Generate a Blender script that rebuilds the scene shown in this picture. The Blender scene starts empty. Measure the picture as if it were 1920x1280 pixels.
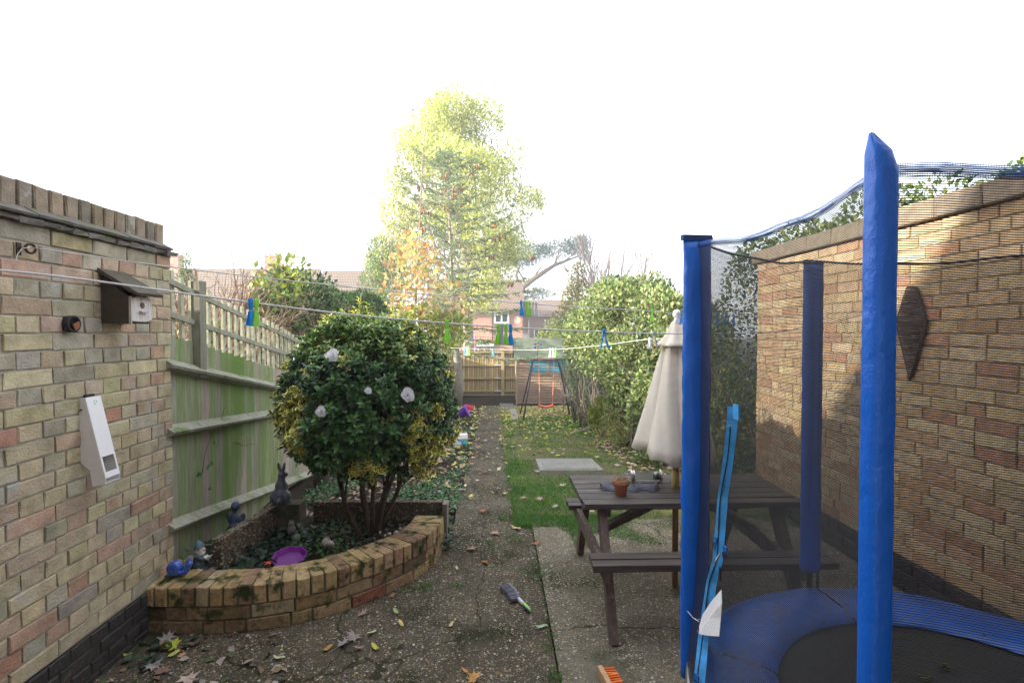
import bpy, bmesh, math, random
import numpy as np
from mathutils import Vector, Matrix, noise
R = random.Random(7); NR = np.random.default_rng(7)
PI = math.pi
# ---------------------------------------------------------------- camera
sc = bpy.context.scene
EYE = np.array([0, 0, 1.65]); FPX = 960.0
YAW, PIT = math.atan(30/960), math.atan(20/960)
cam = bpy.data.objects.new('camera', bpy.data.cameras.new('camera')); sc.collection.objects.link(cam)
cam.data.sensor_width = 36; cam.data.lens = 18; cam.data.clip_start = .05; cam.data.clip_end = 900
cam.location = EYE; cam.rotation_euler = (PI/2 - PIT, 0, -YAW); sc.camera = cam
# ---------------------------------------------------------------- sky and sun
SUN = Vector((1, .25, -.285)).normalized()          # the way the light travels
w = bpy.data.worlds.new('World'); sc.world = w; w.use_nodes = True
nt = w.node_tree; nt.nodes.clear()
out = nt.nodes.new('ShaderNodeOutputWorld'); bg = nt.nodes.new('ShaderNodeBackground')
sky = nt.nodes.new('ShaderNodeTexSky'); sky.sky_type = 'NISHITA'; sky.sun_disc = False
sky.sun_elevation = math.asin(-SUN.z); sky.sun_rotation = math.atan2(-SUN.x, -SUN.y)
sky.dust_density = 3; sky.air_density = 1
mx = nt.nodes.new('ShaderNodeMix'); mx.data_type = 'RGBA'; mx.inputs[0].default_value = .62
mx.inputs[7].default_value = (7.3, 7.6, 8.0, 1)     # thin bright cloud veil over the blue
nt.links.new(sky.outputs[0], mx.inputs[6]); nt.links.new(mx.outputs[2], bg.inputs[0])
bg.inputs[1].default_value = .14; nt.links.new(bg.outputs[0], out.inputs[0])
sun = bpy.data.objects.new('sun', bpy.data.lights.new('sun', 'SUN')); sc.collection.objects.link(sun)
sun.data.energy = 5; sun.data.angle = math.radians(.6); sun.data.color = (1, .93, .80)
sun.rotation_euler = SUN.to_track_quat('-Z', 'Y').to_euler()
sc.view_settings.view_transform = 'Standard'; sc.view_settings.look = 'None'
sc.view_settings.exposure = 1.62; sc.view_settings.gamma = 1
sc.cycles.transparent_max_bounces = 24; sc.cycles.max_bounces = 8
sc.cycles.use_denoising = True

# ---------------------------------------------------------------- helpers
def ray(u, v):                       # photo pixel -> direction in the garden's frame
    x, y = (u-960)/FPX, -(v-640)/FPX
    cp, sp, cy, sy = math.cos(PIT), math.sin(PIT), math.cos(YAW), math.sin(YAW)
    f = np.array([sy*cp, cy*cp, -sp]); r = np.array([cy, -sy, 0]); return f + x*r + y*np.cross(r, f)
def aty(u, v, Y): d = ray(u, v); return EYE + d*(Y/d[1])
def atz(u, v, z=0): d = ray(u, v); return EYE + d*((z-1.65)/d[2])
def atx(u, v, X): d = ray(u, v); return EYE + d*(X/d[0])
def gz(x, y):
    z = 0 if y < 4.6 else (-.073*(y-4.6) if y < 18 else -.978-.023*min(y-18, 12))
    if x < -.5 and y > 3.9: z += .14*min(1, (-.5-x)/.5)*min(1, (y-3.9)/.1)*max(0, 1-max(0, y-5.5)/4)
    return z
def ground_at(u, v, dz=0):
    lo, hi = .5, 40
    for _ in range(40):
        m = (lo+hi)/2; p = aty(u, v, m)
        if p[2] > gz(p[0], m)+dz: lo = m
        else: hi = m
    return aty(u, v, lo)
def tag(o, label=None, cat=None, group=None, kind=None):
    if label: o['label'] = label
    if cat: o['category'] = cat
    if group: o['group'] = group
    if kind: o['kind'] = kind
    return o
def empty(name, loc, label=None, cat=None, group=None):
    o = bpy.data.objects.new(name, None); sc.collection.objects.link(o); o.location = loc; o.empty_display_size = .1
    return tag(o, label, cat, group)
def off(p):
    v = Vector((0, 0, 0))
    while p is not None: v += p.location; p = p.parent
    return v
def link(name, me, mat, parent=None, smooth=False):
    o = bpy.data.objects.new(name, me); sc.collection.objects.link(o)
    for m in (mat if isinstance(mat, (list, tuple)) else [mat]): me.materials.append(m)
    if smooth: me.polygons.foreach_set('use_smooth', [True]*len(me.polygons))
    if parent is not None:
        me.transform(Matrix.Translation(-off(parent))); o.parent = parent
    return o
class MB:
    def __init__(s): s.v = []; s.f = []; s.c = []; s.m = []; s.uv = []
    def add(s, vs, fs, col=(1, 1, 1), mi=0, uv=None):
        n = len(s.v); s.v += [tuple(p) for p in vs]
        for k, f in enumerate(fs):
            s.f.append(tuple(n+i for i in f)); s.c.append(col); s.m.append(mi)
            s.uv.append(uv[k] if uv else [(0, 0)]*len(f))
        return s
    def box(s, c, size, rot=None, col=(1, 1, 1), mi=0, jit=0, ch=0):
        sx, sy, sz = (d/2 for d in size)
        P = []
        for z in (-sz, sz):
            for x, y in ((-sx, -sy), (sx, -sy), (sx, sy), (-sx, sy)):
                P.append(Vector((x+R.uniform(-jit, jit), y+R.uniform(-jit, jit), z+R.uniform(-jit, jit))))
        if rot is not None: P = [rot @ p for p in P]
        c = Vector(c); P = [p+c for p in P]
        return s.add(P, [(0, 3, 2, 1), (4, 5, 6, 7), (0, 1, 5, 4), (1, 2, 6, 5), (2, 3, 7, 6), (3, 0, 4, 7)], col, mi)
    def bar(s, a, b, w, h, col=(1, 1, 1), mi=0, up=(0, 0, 1), jit=0):   # box from a to b; w across, h along 'up'
        a, b = Vector(a), Vector(b); d = b-a; L = d.length; y = d.normalized(); x = y.cross(Vector(up)).normalized(); z = x.cross(y)
        return s.box((a+b)/2, (w, L, h), Matrix((x, y, z)).transposed(), col, mi, jit)
    def cbox(s, c, size, rot, col, ch=.004, jit=.0015, mi=0):          # chamfered brick, +y is its face
        sx, sy, sz = (d/2 for d in size); P = []
        for y, k in ((-sy, 0), (sy-ch, 0), (sy, ch)):
            for x, z in ((-sx, -sz), (sx, -sz), (sx, sz), (-sx, sz)):
                P.append(Vector((x-math.copysign(k, x)+R.uniform(-jit, jit), y+R.uniform(-jit, jit)*.6, z-math.copysign(k, z)+R.uniform(-jit, jit))))
        c = Vector(c); P = [rot @ p+c for p in P]; F = [(8, 11, 10, 9), (0, 1, 2, 3)]
        for a in (0, 4):
            for i in range(4): j = (i+1) % 4; F.append((a+i, a+4+i, a+4+j, a+j))
        return s.add(P, F, col, mi)
    def tube(s, pts, rad, seg=8, col=(1, 1, 1), mi=0, cap=True, flat=1, ref=None):
        pts = [Vector(p) for p in pts]; n = len(pts)
        if not hasattr(rad, '__len__'): rad = [rad]*n
        V = []; pn = None
        for i, p in enumerate(pts):
            t = (pts[min(i+1, n-1)]-pts[max(i-1, 0)]).normalized()
            if pn is None:
                q = Vector(ref) if ref else (Vector((0, 0, 1)) if abs(t.z) < .9 else Vector((1, 0, 0)))
            else: q = pn
            x = (q-t*q.dot(t)).normalized(); pn = x; y = t.cross(x)
            for k in range(seg):
                a = 2*PI*k/seg; V.append(p+(x*math.cos(a)+y*math.sin(a)*flat)*rad[i])
        F = [(i*seg+k, i*seg+(k+1) % seg, (i+1)*seg+(k+1) % seg, (i+1)*seg+k) for i in range(n-1) for k in range(seg)]
        if cap: F += [tuple(range(seg-1, -1, -1)), tuple((n-1)*seg+k for k in range(seg))]
        return s.add(V, F, col, mi)
    def lathe(s, prof, c=(0, 0, 0), seg=24, col=(1, 1, 1), mi=0, rot=None, fn=None):   # prof [(r,z)]
        V = []; c = Vector(c)
        for i, (r, z) in enumerate(prof):
            for k in range(seg):
                a = 2*PI*k/seg; rr = r if fn is None else fn(r, z, a)
                p = Vector((rr*math.cos(a), rr*math.sin(a), z))
                if rot is not None: p = rot @ p
                V.append(p+c)
        n = len(prof)
        F = [(i*seg+k, i*seg+(k+1) % seg, (i+1)*seg+(k+1) % seg, (i+1)*seg+k) for i in range(n-1) for k in range(seg)]
        return s.add(V, F, col, mi)
    def ball(s, c, r, col=(1, 1, 1), mi=0, rot=None, seg=14, rings=8):
        r = r if hasattr(r, '__len__') else (r, r, r)
        V = [Vector((0, 0, -r[2]))]
        for i in range(1, rings):
            a = -PI/2+PI*i/rings
            for k in range(seg): b = 2*PI*k/seg; V.append(Vector((r[0]*math.cos(a)*math.cos(b), r[1]*math.cos(a)*math.sin(b), r[2]*math.sin(a))))
        V.append(Vector((0, 0, r[2]))); F = []
        for k in range(seg): F.append((0, 1+(k+1) % seg, 1+k)); F.append((len(V)-1, 1+(rings-2)*seg+k, 1+(rings-2)*seg+(k+1) % seg))
        for i in range(rings-2):
            for k in range(seg): a = 1+i*seg; F.append((a+k, a+(k+1) % seg, a+seg+(k+1) % seg, a+seg+k))
        if rot is not None: V = [rot @ p for p in V]
        c = Vector(c); return s.add([p+c for p in V], F, col, mi)
    def prism(s, poly, a, b, col=(1, 1, 1), mi=0):   # poly: list of 3D points, extruded by vector b-a
        d = Vector(b)-Vector(a); n = len(poly); P = [Vector(p) for p in poly]; P += [p+d for p in P]
        F = [tuple(range(n-1, -1, -1)), tuple(range(n, 2*n))]+[(i, (i+1) % n, n+(i+1) % n, n+i) for i in range(n)]
        return s.add(P, F, col, mi)
    def build(s, name, mat, parent=None, smooth=False, mods=None):
        me = bpy.data.meshes.new(name); me.from_pydata(s.v, [], s.f)
        ca = me.color_attributes.new('Col', 'FLOAT_COLOR', 'CORNER')
        buf = []
        for f, c in zip(s.f, s.c): buf += [c[0], c[1], c[2], 1.0]*len(f)
        ca.data.foreach_set('color', buf)
        uv = me.uv_layers.new(name='UVMap'); b2 = []
        for q in s.uv:
            for t in q: b2 += [t[0], t[1]]
        uv.data.foreach_set('uv', b2)
        me.polygons.foreach_set('material_index', s.m); me.update()
        o = link(name, me, mat, parent, smooth)
        if mods == 'remesh': m = o.modifiers.new('r', 'REMESH'); m.mode = 'VOXEL'; m.voxel_size = .0045; m.use_smooth_shade = True; s2 = o.modifiers.new('s', 'SMOOTH'); s2.iterations = 4; s2.factor = .5
        return o
def npmesh(name, V, F, C, mat, parent=None, smooth=False):   # V (n,3)  F (m,k)  C (m,3)
    me = bpy.data.meshes.new(name); V = np.asarray(V, np.float32); F = np.asarray(F, np.int32); m, k = F.shape
    me.vertices.add(len(V)); me.vertices.foreach_set('co', V.ravel()); me.loops.add(m*k); me.loops.foreach_set('vertex_index', F.ravel())
    me.polygons.add(m); me.polygons.foreach_set('loop_start', np.arange(0, m*k, k, dtype=np.int32)); me.polygons.foreach_set('loop_total', np.full(m, k, np.int32))
    me.update(calc_edges=True); ca = me.color_attributes.new('Col', 'FLOAT_COLOR', 'CORNER')
    cc = np.ones((m, k, 4), np.float32); cc[:, :, :3] = np.asarray(C, np.float32)[:, None, :]; ca.data.foreach_set('color', cc.ravel())
    return link(name, me, mat, parent, smooth)
def unit(a): return a/np.maximum(np.linalg.norm(a, axis=-1, keepdims=True), 1e-9)
def kites(P, A, L, W, C, N=None, fold=.15):
    """leaf-shaped faces: base P, axis A, length L, width W, colour C -> V,F,C"""
    n = len(P); A = unit(np.asarray(A)); N = NR.normal(size=(n, 3)) if N is None else N
    B = unit(np.cross(A, N)); Nn = np.cross(B, A); L = np.broadcast_to(L, n)[:, None]; W = np.broadcast_to(W, n)[:, None]
    m = P+A*L*.45; V = np.stack([P, m+B*W/2+Nn*W*fold, P+A*L, m-B*W/2+Nn*W*fold], 1).reshape(-1, 3)
    i = np.arange(n)[:, None]*4; F = np.concatenate([i+np.array([[0, 1, 2]]), i+np.array([[0, 2, 3]])], 0)
    return V, F, np.concatenate([C, C], 0)
def pal(n, cols, var=.2, p=None):
    c = np.array(cols)[NR.choice(len(cols), n, p=p)]; return c*(1+NR.uniform(-var, var, (n, 1)))
def in_ball(n): return unit(NR.normal(size=(n, 3)))*NR.random((n, 1))**(1/3)
def lump(P, s=2.0, k=3):           # cheap smooth noise on points
    r = np.random.default_rng(k); o = 0
    for _ in range(4):
        d = r.normal(size=3)*s; o = o+np.sin(P@d+r.random()*6.3)
    return o/4

# ---------------------------------------------------------------- materials
def M(name, col=(.5, .5, .5), col2=None, scale=6, rough=.7, bump=0, bscale=60, vcol=False, var=.25, vscale=25, trans=0, metal=0, spec=.5,
      stretch=None, moss=None, mscale=5, mthr=.55, coat=0, contrast=.25, emis=0):
    m = bpy.data.materials.new(name); m.use_nodes = True; t = m.node_tree; N = t.nodes; Lk = t.links
    p = N['Principled BSDF']; p.inputs['Roughness'].default_value = rough; p.inputs['Metallic'].default_value = metal
    p.inputs['Specular IOR Level'].default_value = spec; p.inputs['Coat Weight'].default_value = coat
    tc = N.new('ShaderNodeTexCoord'); mp = N.new('ShaderNodeMapping'); Lk.new(tc.outputs['Object'], mp.inputs[0])
    if stretch: mp.inputs['Scale'].default_value = stretch
    def nz(s, d=6):
        n = N.new('ShaderNodeTexNoise'); n.inputs['Scale'].default_value = s; n.inputs['Detail'].default_value = d; n.inputs['Roughness'].default_value = .6
        Lk.new(mp.outputs[0], n.inputs[0]); return n.outputs[0]
    def rng(o, a, b, c=0, d=1):
        r = N.new('ShaderNodeMapRange'); Lk.new(o, r.inputs[0])
        for i, x in enumerate((a, b, c, d)): r.inputs[1+i].default_value = x
        return r.outputs[0]
    def mix(f, a, b, mode='MIX'):
        x = N.new('ShaderNodeMix'); x.data_type = 'RGBA'; x.blend_type = mode
        if isinstance(f, (int, float)): x.inputs[0].default_value = f
        else: Lk.new(f, x.inputs[0])
        for i, q in ((6, a), (7, b)):
            if isinstance(q, tuple): x.inputs[i].default_value = (*q, 1)
            else: Lk.new(q, x.inputs[i])
        return x.outputs[2]
    if vcol: a = N.new('ShaderNodeAttribute'); a.attribute_name = 'Col'; base = a.outputs[0]
    else: r = N.new('ShaderNodeRGB'); r.outputs[0].default_value = (*col, 1); base = r.outputs[0]
    if col2: base = mix(rng(nz(scale), .5-contrast, .5+contrast), base, col2)
    if var:
        v = rng(nz(vscale), .25, .75, 1-var, 1+var); g = N.new('ShaderNodeCombineColor')
        for i in range(3): Lk.new(v, g.inputs[i])
        base = mix(1.0, base, g.outputs[0], 'MULTIPLY')
    if moss: base = mix(rng(nz(mscale), mthr, mthr+.12), base, moss)
    Lk.new(base, p.inputs['Base Color'])
    if bump:
        b = N.new('ShaderNodeBump'); b.inputs['Strength'].default_value = bump; b.inputs['Distance'].default_value = .01
        Lk.new(nz(bscale), b.inputs['Height']); Lk.new(b.outputs[0], p.inputs['Normal'])
    if trans:
        tr = N.new('ShaderNodeBsdfTranslucent'); Lk.new(base, tr.inputs[0]); ms = N.new('ShaderNodeMixShader'); ms.inputs[0].default_value = trans
        Lk.new(p.outputs[0], ms.inputs[1]); Lk.new(tr.outputs[0], ms.inputs[2]); Lk.new(ms.outputs[0], N['Material Output'].inputs[0])
    return m
def pebble_mat(name, base, base2, moss, stones, s=62, mthr=.56, bump=.5):
    """exposed aggregate concrete: small coloured pebbles in a cement ground, moss and damp stains"""
    m = M(name, base, base2, 2.2, .85, 0, var=.3, vscale=9, moss=moss, mscale=1.7, mthr=mthr); t = m.node_tree; N = t.nodes; Lk = t.links; p = N['Principled BSDF']
    ground = p.inputs['Base Color'].links[0].from_socket
    tc = N.new('ShaderNodeTexCoord'); hs = []
    for sc_, keep in ((s*2.0, .8), (s, .6)):
        wob = N.new('ShaderNodeTexNoise'); wob.inputs['Scale'].default_value = sc_*.8; Lk.new(tc.outputs['Object'], wob.inputs[0])
        ad = N.new('ShaderNodeMix'); ad.data_type = 'RGBA'; ad.blend_type = 'LINEAR_LIGHT'; ad.inputs[0].default_value = .006
        Lk.new(tc.outputs['Object'], ad.inputs[6]); Lk.new(wob.outputs[1], ad.inputs[7])
        v = N.new('ShaderNodeTexVoronoi'); v.inputs['Scale'].default_value = sc_; Lk.new(ad.outputs[2], v.inputs['Vector'])
        sep = N.new('ShaderNodeSeparateColor'); Lk.new(v.outputs['Color'], sep.inputs[0])
        rp = N.new('ShaderNodeValToRGB'); rp.color_ramp.interpolation = 'CONSTANT'; e = rp.color_ramp.elements
        for i, c in enumerate(stones):
            q = e[i] if i < 2 else e.new(i/len(stones)); q.position = i/len(stones); q.color = (*c, 1)
        Lk.new(sep.outputs[0], rp.inputs[0])
        d = N.new('ShaderNodeMapRange'); Lk.new(v.outputs['Distance'], d.inputs[0]); d.inputs[1].default_value = .28; d.inputs[2].default_value = .46; d.inputs[3].default_value = 1; d.inputs[4].default_value = 0
        k = N.new('ShaderNodeMath'); k.operation = 'LESS_THAN'; Lk.new(sep.outputs[1], k.inputs[0]); k.inputs[1].default_value = keep
        patch = N.new('ShaderNodeTexNoise'); patch.inputs['Scale'].default_value = 3.1; patch.inputs['Detail'].default_value = 5; Lk.new(tc.outputs['Object'], patch.inputs[0])
        pm = N.new('ShaderNodeMapRange'); Lk.new(patch.outputs[0], pm.inputs[0]); pm.inputs[1].default_value = .30; pm.inputs[2].default_value = .48
        a = N.new('ShaderNodeMath'); a.operation = 'MULTIPLY'; Lk.new(d.outputs[0], a.inputs[0]); Lk.new(k.outputs[0], a.inputs[1])
        b = N.new('ShaderNodeMath'); b.operation = 'MULTIPLY'; Lk.new(a.outputs[0], b.inputs[0]); Lk.new(pm.outputs[0], b.inputs[1])
        x = N.new('ShaderNodeMix'); x.data_type = 'RGBA'; Lk.new(b.outputs[0], x.inputs[0]); Lk.new(ground, x.inputs[6]); Lk.new(rp.outputs[0], x.inputs[7]); ground = x.outputs[2]; hs.append(a.outputs[0])
    cw_ = N.new('ShaderNodeTexNoise'); cw_.inputs['Scale'].default_value = 5; cw_.inputs['Detail'].default_value = 5; Lk.new(tc.outputs['Object'], cw_.inputs[0])
    ca_ = N.new('ShaderNodeMix'); ca_.data_type = 'RGBA'; ca_.blend_type = 'LINEAR_LIGHT'; ca_.inputs[0].default_value = .10; Lk.new(tc.outputs['Object'], ca_.inputs[6]); Lk.new(cw_.outputs[1], ca_.inputs[7])
    cv_ = N.new('ShaderNodeTexVoronoi'); cv_.feature = 'DISTANCE_TO_EDGE'; cv_.inputs['Scale'].default_value = .62; Lk.new(ca_.outputs[2], cv_.inputs['Vector'])
    cm_ = N.new('ShaderNodeMapRange'); Lk.new(cv_.outputs['Distance'], cm_.inputs[0]); cm_.inputs[1].default_value = .0015; cm_.inputs[2].default_value = .0045; cm_.inputs[3].default_value = .85; cm_.inputs[4].default_value = 0
    xk = N.new('ShaderNodeMix'); xk.data_type = 'RGBA'; Lk.new(cm_.outputs[0], xk.inputs[0]); Lk.new(ground, xk.inputs[6]); xk.inputs[7].default_value = (.02, .022, .01, 1); ground = xk.outputs[2]
    Lk.new(ground, p.inputs['Base Color'])
    bp = N.new('ShaderNodeBump'); bp.inputs['Strength'].default_value = bump; bp.inputs['Distance'].default_value = .006; Lk.new(hs[0], bp.inputs['Height'])
    nn = N.new('ShaderNodeTexNoise'); nn.inputs['Scale'].default_value = 220; Lk.new(tc.outputs['Object'], nn.inputs[0])
    b2 = N.new('ShaderNodeBump'); b2.inputs['Strength'].default_value = bump; b2.inputs['Distance'].default_value = .004; Lk.new(nn.outputs[0], b2.inputs['Height']); Lk.new(bp.outputs[0], b2.inputs['Normal']); Lk.new(b2.outputs[0], p.inputs['Normal'])
    return m
def net_mat(name, pu, pv, cu, cv, col):
    """knitted net: threads along u and v (UV in metres), holes in between"""
    m = bpy.data.materials.new(name); m.use_nodes = True; t = m.node_tree; N = t.nodes; Lk = t.links
    p = N['Principled BSDF']; p.inputs['Base Color'].default_value = (*col, 1); p.inputs['Roughness'].default_value = .7
    uv = N.new('ShaderNodeUVMap'); uv.uv_map = 'UVMap'; sp = N.new('ShaderNodeSeparateXYZ'); Lk.new(uv.outputs[0], sp.inputs[0])
    nz = N.new('ShaderNodeTexNoise'); nz.inputs['Scale'].default_value = 9; Lk.new(uv.outputs[0], nz.inputs[0])
    res = []
    for o, per, cov in ((0, pu, cu), (1, pv, cv)):
        w_ = N.new('ShaderNodeMath'); w_.operation = 'MULTIPLY_ADD'; Lk.new(nz.outputs[0], w_.inputs[0]); w_.inputs[1].default_value = .0012; Lk.new(sp.outputs[o], w_.inputs[2])
        d = N.new('ShaderNodeMath'); d.operation = 'DIVIDE'; Lk.new(w_.outputs[0], d.inputs[0]); d.inputs[1].default_value = per
        f = N.new('ShaderNodeMath'); f.operation = 'FRACT'; Lk.new(d.outputs[0], f.inputs[0])
        l = N.new('ShaderNodeMath'); l.operation = 'LESS_THAN'; Lk.new(f.outputs[0], l.inputs[0]); l.inputs[1].default_value = cov; res.append(l.outputs[0])
    mxx = N.new('ShaderNodeMath'); mxx.operation = 'MAXIMUM'; Lk.new(res[0], mxx.inputs[0]); Lk.new(res[1], mxx.inputs[1])
    tr = N.new('ShaderNodeBsdfTransparent'); ms = N.new('ShaderNodeMixShader'); Lk.new(mxx.outputs[0], ms.inputs[0]); Lk.new(tr.outputs[0], ms.inputs[1]); Lk.new(p.outputs[0], ms.inputs[2])
    Lk.new(ms.outputs[0], N['Material Output'].inputs[0]); return m

m_brick = M('old_buff_brick', vcol=True, var=.34, vscale=13, rough=.9, bump=.7, bscale=90, moss=(.40, .39, .35), mscale=6.5, mthr=.60)
m_mortar = M('lime_mortar', (.50, .46, .39), (.36, .33, .28), 12, .95, .6, 120)
m_brick2 = M('stock_brick', vcol=True, var=.32, vscale=20, rough=.9, bump=.6, bscale=90)
m_brick3 = M('yellow_bed_brick', vcol=True, var=.4, vscale=30, rough=.85, bump=.6, bscale=80, moss=(.035, .045, .015), mscale=11, mthr=.51)
m_mortar3 = M('mossy_mortar', (.17, .15, .10), (.06, .075, .03), 9, .95, .6, 120)
m_bitumen = M('black_bitumen', (.018, .018, .02), (.05, .04, .035), 12, .7, .7, 40, moss=(.16, .10, .07), mscale=14, mthr=.62)
m_tile = M('slate_tile', (.10, .09, .085), (.20, .18, .16), 14, .85, .8, 60, moss=(.11, .13, .03), mscale=12, mthr=.54)
m_fence = M('weathered_fence_board', vcol=True, var=.30, vscale=11, rough=.85, bump=.4, bscale=24, stretch=(4, 4, .5), moss=(.15, .225, .06), mscale=.8, mthr=.52)
m_rail = M('weathered_rail', (.25, .25, .19), (.36, .35, .29), 9, .85, .4, 40, moss=(.11, .17, .04), mscale=4, mthr=.56)
m_newfence = M('tan_fence_board', vcol=True, var=.25, vscale=9, rough=.8, bump=.2, bscale=30, stretch=(3, 3, .4))
def matte(m, v=.12):
    m.node_tree.nodes['Principled BSDF'].inputs['Specular IOR Level'].default_value = v; return m
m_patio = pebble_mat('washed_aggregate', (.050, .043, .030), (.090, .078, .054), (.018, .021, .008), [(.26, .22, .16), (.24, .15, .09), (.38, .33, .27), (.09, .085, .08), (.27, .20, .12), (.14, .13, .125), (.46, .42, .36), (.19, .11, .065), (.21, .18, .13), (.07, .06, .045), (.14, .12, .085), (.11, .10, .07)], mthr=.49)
m_patio2 = pebble_mat('pale_aggregate', (.105, .095, .068), (.165, .15, .112), (.036, .042, .018), [(.34, .30, .23), (.28, .19, .12), (.44, .40, .33), (.16, .15, .14), (.32, .24, .15), (.23, .21, .18), (.5, .46, .4), (.22, .14, .09)], mthr=.52)
m_soil = M('dark_soil', (.017, .012, .008), (.038, .028, .018), 11, .95, 1, 60, var=.5, vscale=60)
m_lawn = M('worn_lawn', (.085, .10, .030), (.15, .125, .075), 1.6, .95, .8, 90, var=.45, vscale=40, moss=(.17, .18, .04), mscale=2.3, mthr=.53)
m_leaf = M('leaf', vcol=True, var=.2, vscale=40, rough=.45, trans=.28, spec=.4)
m_gloss = M('glossy_leaf', vcol=True, var=.2, vscale=60, rough=.28, trans=.12, spec=.5)
m_far = M('tree_leaf', vcol=True, var=.1, vscale=9, rough=.6, trans=.45, spec=.2)
m_grass = M('grass_blade', vcol=True, var=.15, vscale=5, rough=.6, trans=.35, spec=.25)
m_bark = M('bark', (.085, .065, .048), (.17, .14, .11), 14, .9, .7, 50, stretch=(2, 2, .5))
m_palebark = M('pale_bark', (.22, .18, .14), (.34, .30, .25), 14, .9, .4, 40)
m_pot = M('terracotta', (.48, .145, .06), (.40, .14, .07), 12, .8, .15, 90, var=.12)
m_table = M('worn_table_wood', (.038, .028, .026), (.10, .082, .074), 8, .7, .5, 40, stretch=(.35, 4, 4), moss=(.26, .22, .18), mscale=7.5, mthr=.60)
m_leg = M('worn_leg_wood', (.065, .042, .035), (.15, .105, .09), 9, .75, .5, 40, stretch=(4, 4, .5), moss=(.26, .22, .17), mscale=7, mthr=.58)
m_cream = M('cream_canvas', (.84, .80, .72), (.78, .73, .65), 3, .9, .25, 160, var=.06, trans=.22)
m_pvc = M('blue_pvc', (.003, .135, .68), (.003, .115, .56), 5, .34, 1.0, 11, var=.14, vscale=5, spec=.5, stretch=(1.4, 1.4, 1))
m_pad = M('blue_pad_pvc', (.006, .095, .42), (.010, .060, .24), 4, .38, 1.0, 9, var=.25, vscale=7, moss=(.10, .14, .16), mscale=3, mthr=.64)
m_black = M('black_fabric', (.010, .010, .012), rough=.6, bump=.3, bscale=200)
m_mat = M('trampoline_mat', (.010, .010, .011), (.016, .016, .016), 5, .8, .2, 300, moss=(.06, .06, .04), mscale=9, mthr=.68)
m_webbing = M('light_blue_webbing', (.06, .38, .82), (.05, .30, .70), 30, .8, .5, 300)
m_whitecloth = M('white_cloth', (.75, .74, .76), rough=.9, bump=.3, bscale=120, var=.05)
m_metal = M('grey_metal', (.35, .35, .36), rough=.35, metal=.9, var=.1)
m_steel = M('galvanised_steel', (.6, .6, .62), rough=.3, metal=.9, var=.1)
m_darkmetal = M('dark_metal', (.02, .022, .03), rough=.4, metal=.3, var=.1)
m_rust = M('rusty_iron', (.10, .05, .03), (.03, .02, .018), 60, .8, .5, 200)
m_white = M('white_plastic', (.78, .78, .80), rough=.35, var=.04)
m_rope = M('white_cord', (.82, .82, .84), rough=.8, var=.1, bump=.6, bscale=400)
m_net3 = net_mat('fine_net', .0026, .0030, .08, .33, (.022, .022, .025))
m_net = net_mat('black_net', .0040, .0048, .04, .36, (.022, .022, .025))
m_net2 = net_mat('door_net', .0038, .0042, .36, .44, (.016, .016, .018))
m_hem = net_mat('navy_net_hem', .0040, .0044, .14, .42, (.012, .09, .36))
m_stone = M('pebbledash', vcol=True, rough=.85, var=.3, vscale=60, bump=.3, bscale=90)
m_cement = M('damp_cement', (.085, .07, .05), (.13, .10, .07), 9, .9, .6, 60, moss=(.04, .05, .02), mscale=7, mthr=.52)
m_slab = M('grey_concrete', (.20, .19, .165), (.28, .265, .235), 6, .9, .5, 70, moss=(.10, .10, .06), mscale=6, mthr=.6)
m_vc = M('painted', vcol=True, rough=.5, var=.06)
m_vm = M('painted_matt', vcol=True, rough=.85, var=.2, vscale=40, bump=.2)

for q in (m_patio, m_patio2, m_soil, m_lawn, m_mortar, m_brick, m_brick2, m_brick3, m_fence, m_rail): matte(q)
BUFF = [(.46, .39, .26), (.43, .38, .26), (.45, .37, .27), (.40, .37, .28), (.49, .43, .28), (.42, .32, .24), (.36, .33, .27), (.43, .29, .22), (.43, .24, .18), (.45, .41, .27)]
BUFFW = [.17, .15, .15, .11, .08, .12, .08, .09, .035, .04]
STOCK = [(.48, .355, .22), (.45, .33, .205), (.49, .385, .25), (.43, .26, .17), (.44, .29, .18), (.53, .41, .26), (.45, .315, .20), (.40, .23, .155)]
STOCKW = [.22, .2, .16, .08, .1, .1, .1, .04]
def pick(cols, ws, var=.12):
    c = R.choices(cols, ws)[0]; k = 1+R.uniform(-var, var); return (c[0]*k, c[1]*k*(1+R.uniform(-.03, .03)), c[2]*k*(1+R.uniform(-.08, .05)))
def brickwork(mb, o, along, face, L, z0, z1, cols, ws, bond='english', ch=.005, jit=.002, cw=.075):
    """courses of separate bricks; o = start corner on the face plane"""
    along = Vector(along).normalized(); face = Vector(face).normalized(); rot = Matrix((along, face, Vector((0, 0, 1)))).transposed()
    n = round((z1-z0)/cw); h = (z1-z0)/n
    for i in range(n):
        if bond == 'english': unit_ = .225 if i % 2 == 0 else .1125; s = -(.0 if i % 2 == 0 else .056)
        else: unit_ = .225; s = -R.choice((.0, .11, .06, .17))
        while s < L-.01:
            ln = unit_
            if bond != 'english' and R.random() < .12: ln = .1125
            a, b = max(s, 0), min(s+ln, L)
            if b-a > .03:
                d = R.uniform(-.002, .003)
                c = Vector(o)+along*((a+b)/2)+face*(-.045+d); c.z = z0+(i+.5)*h
                mb.cbox(c, (b-a-.009, .1, h-.009), rot, pick(cols, ws), ch, jit)
            s += ln
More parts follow.
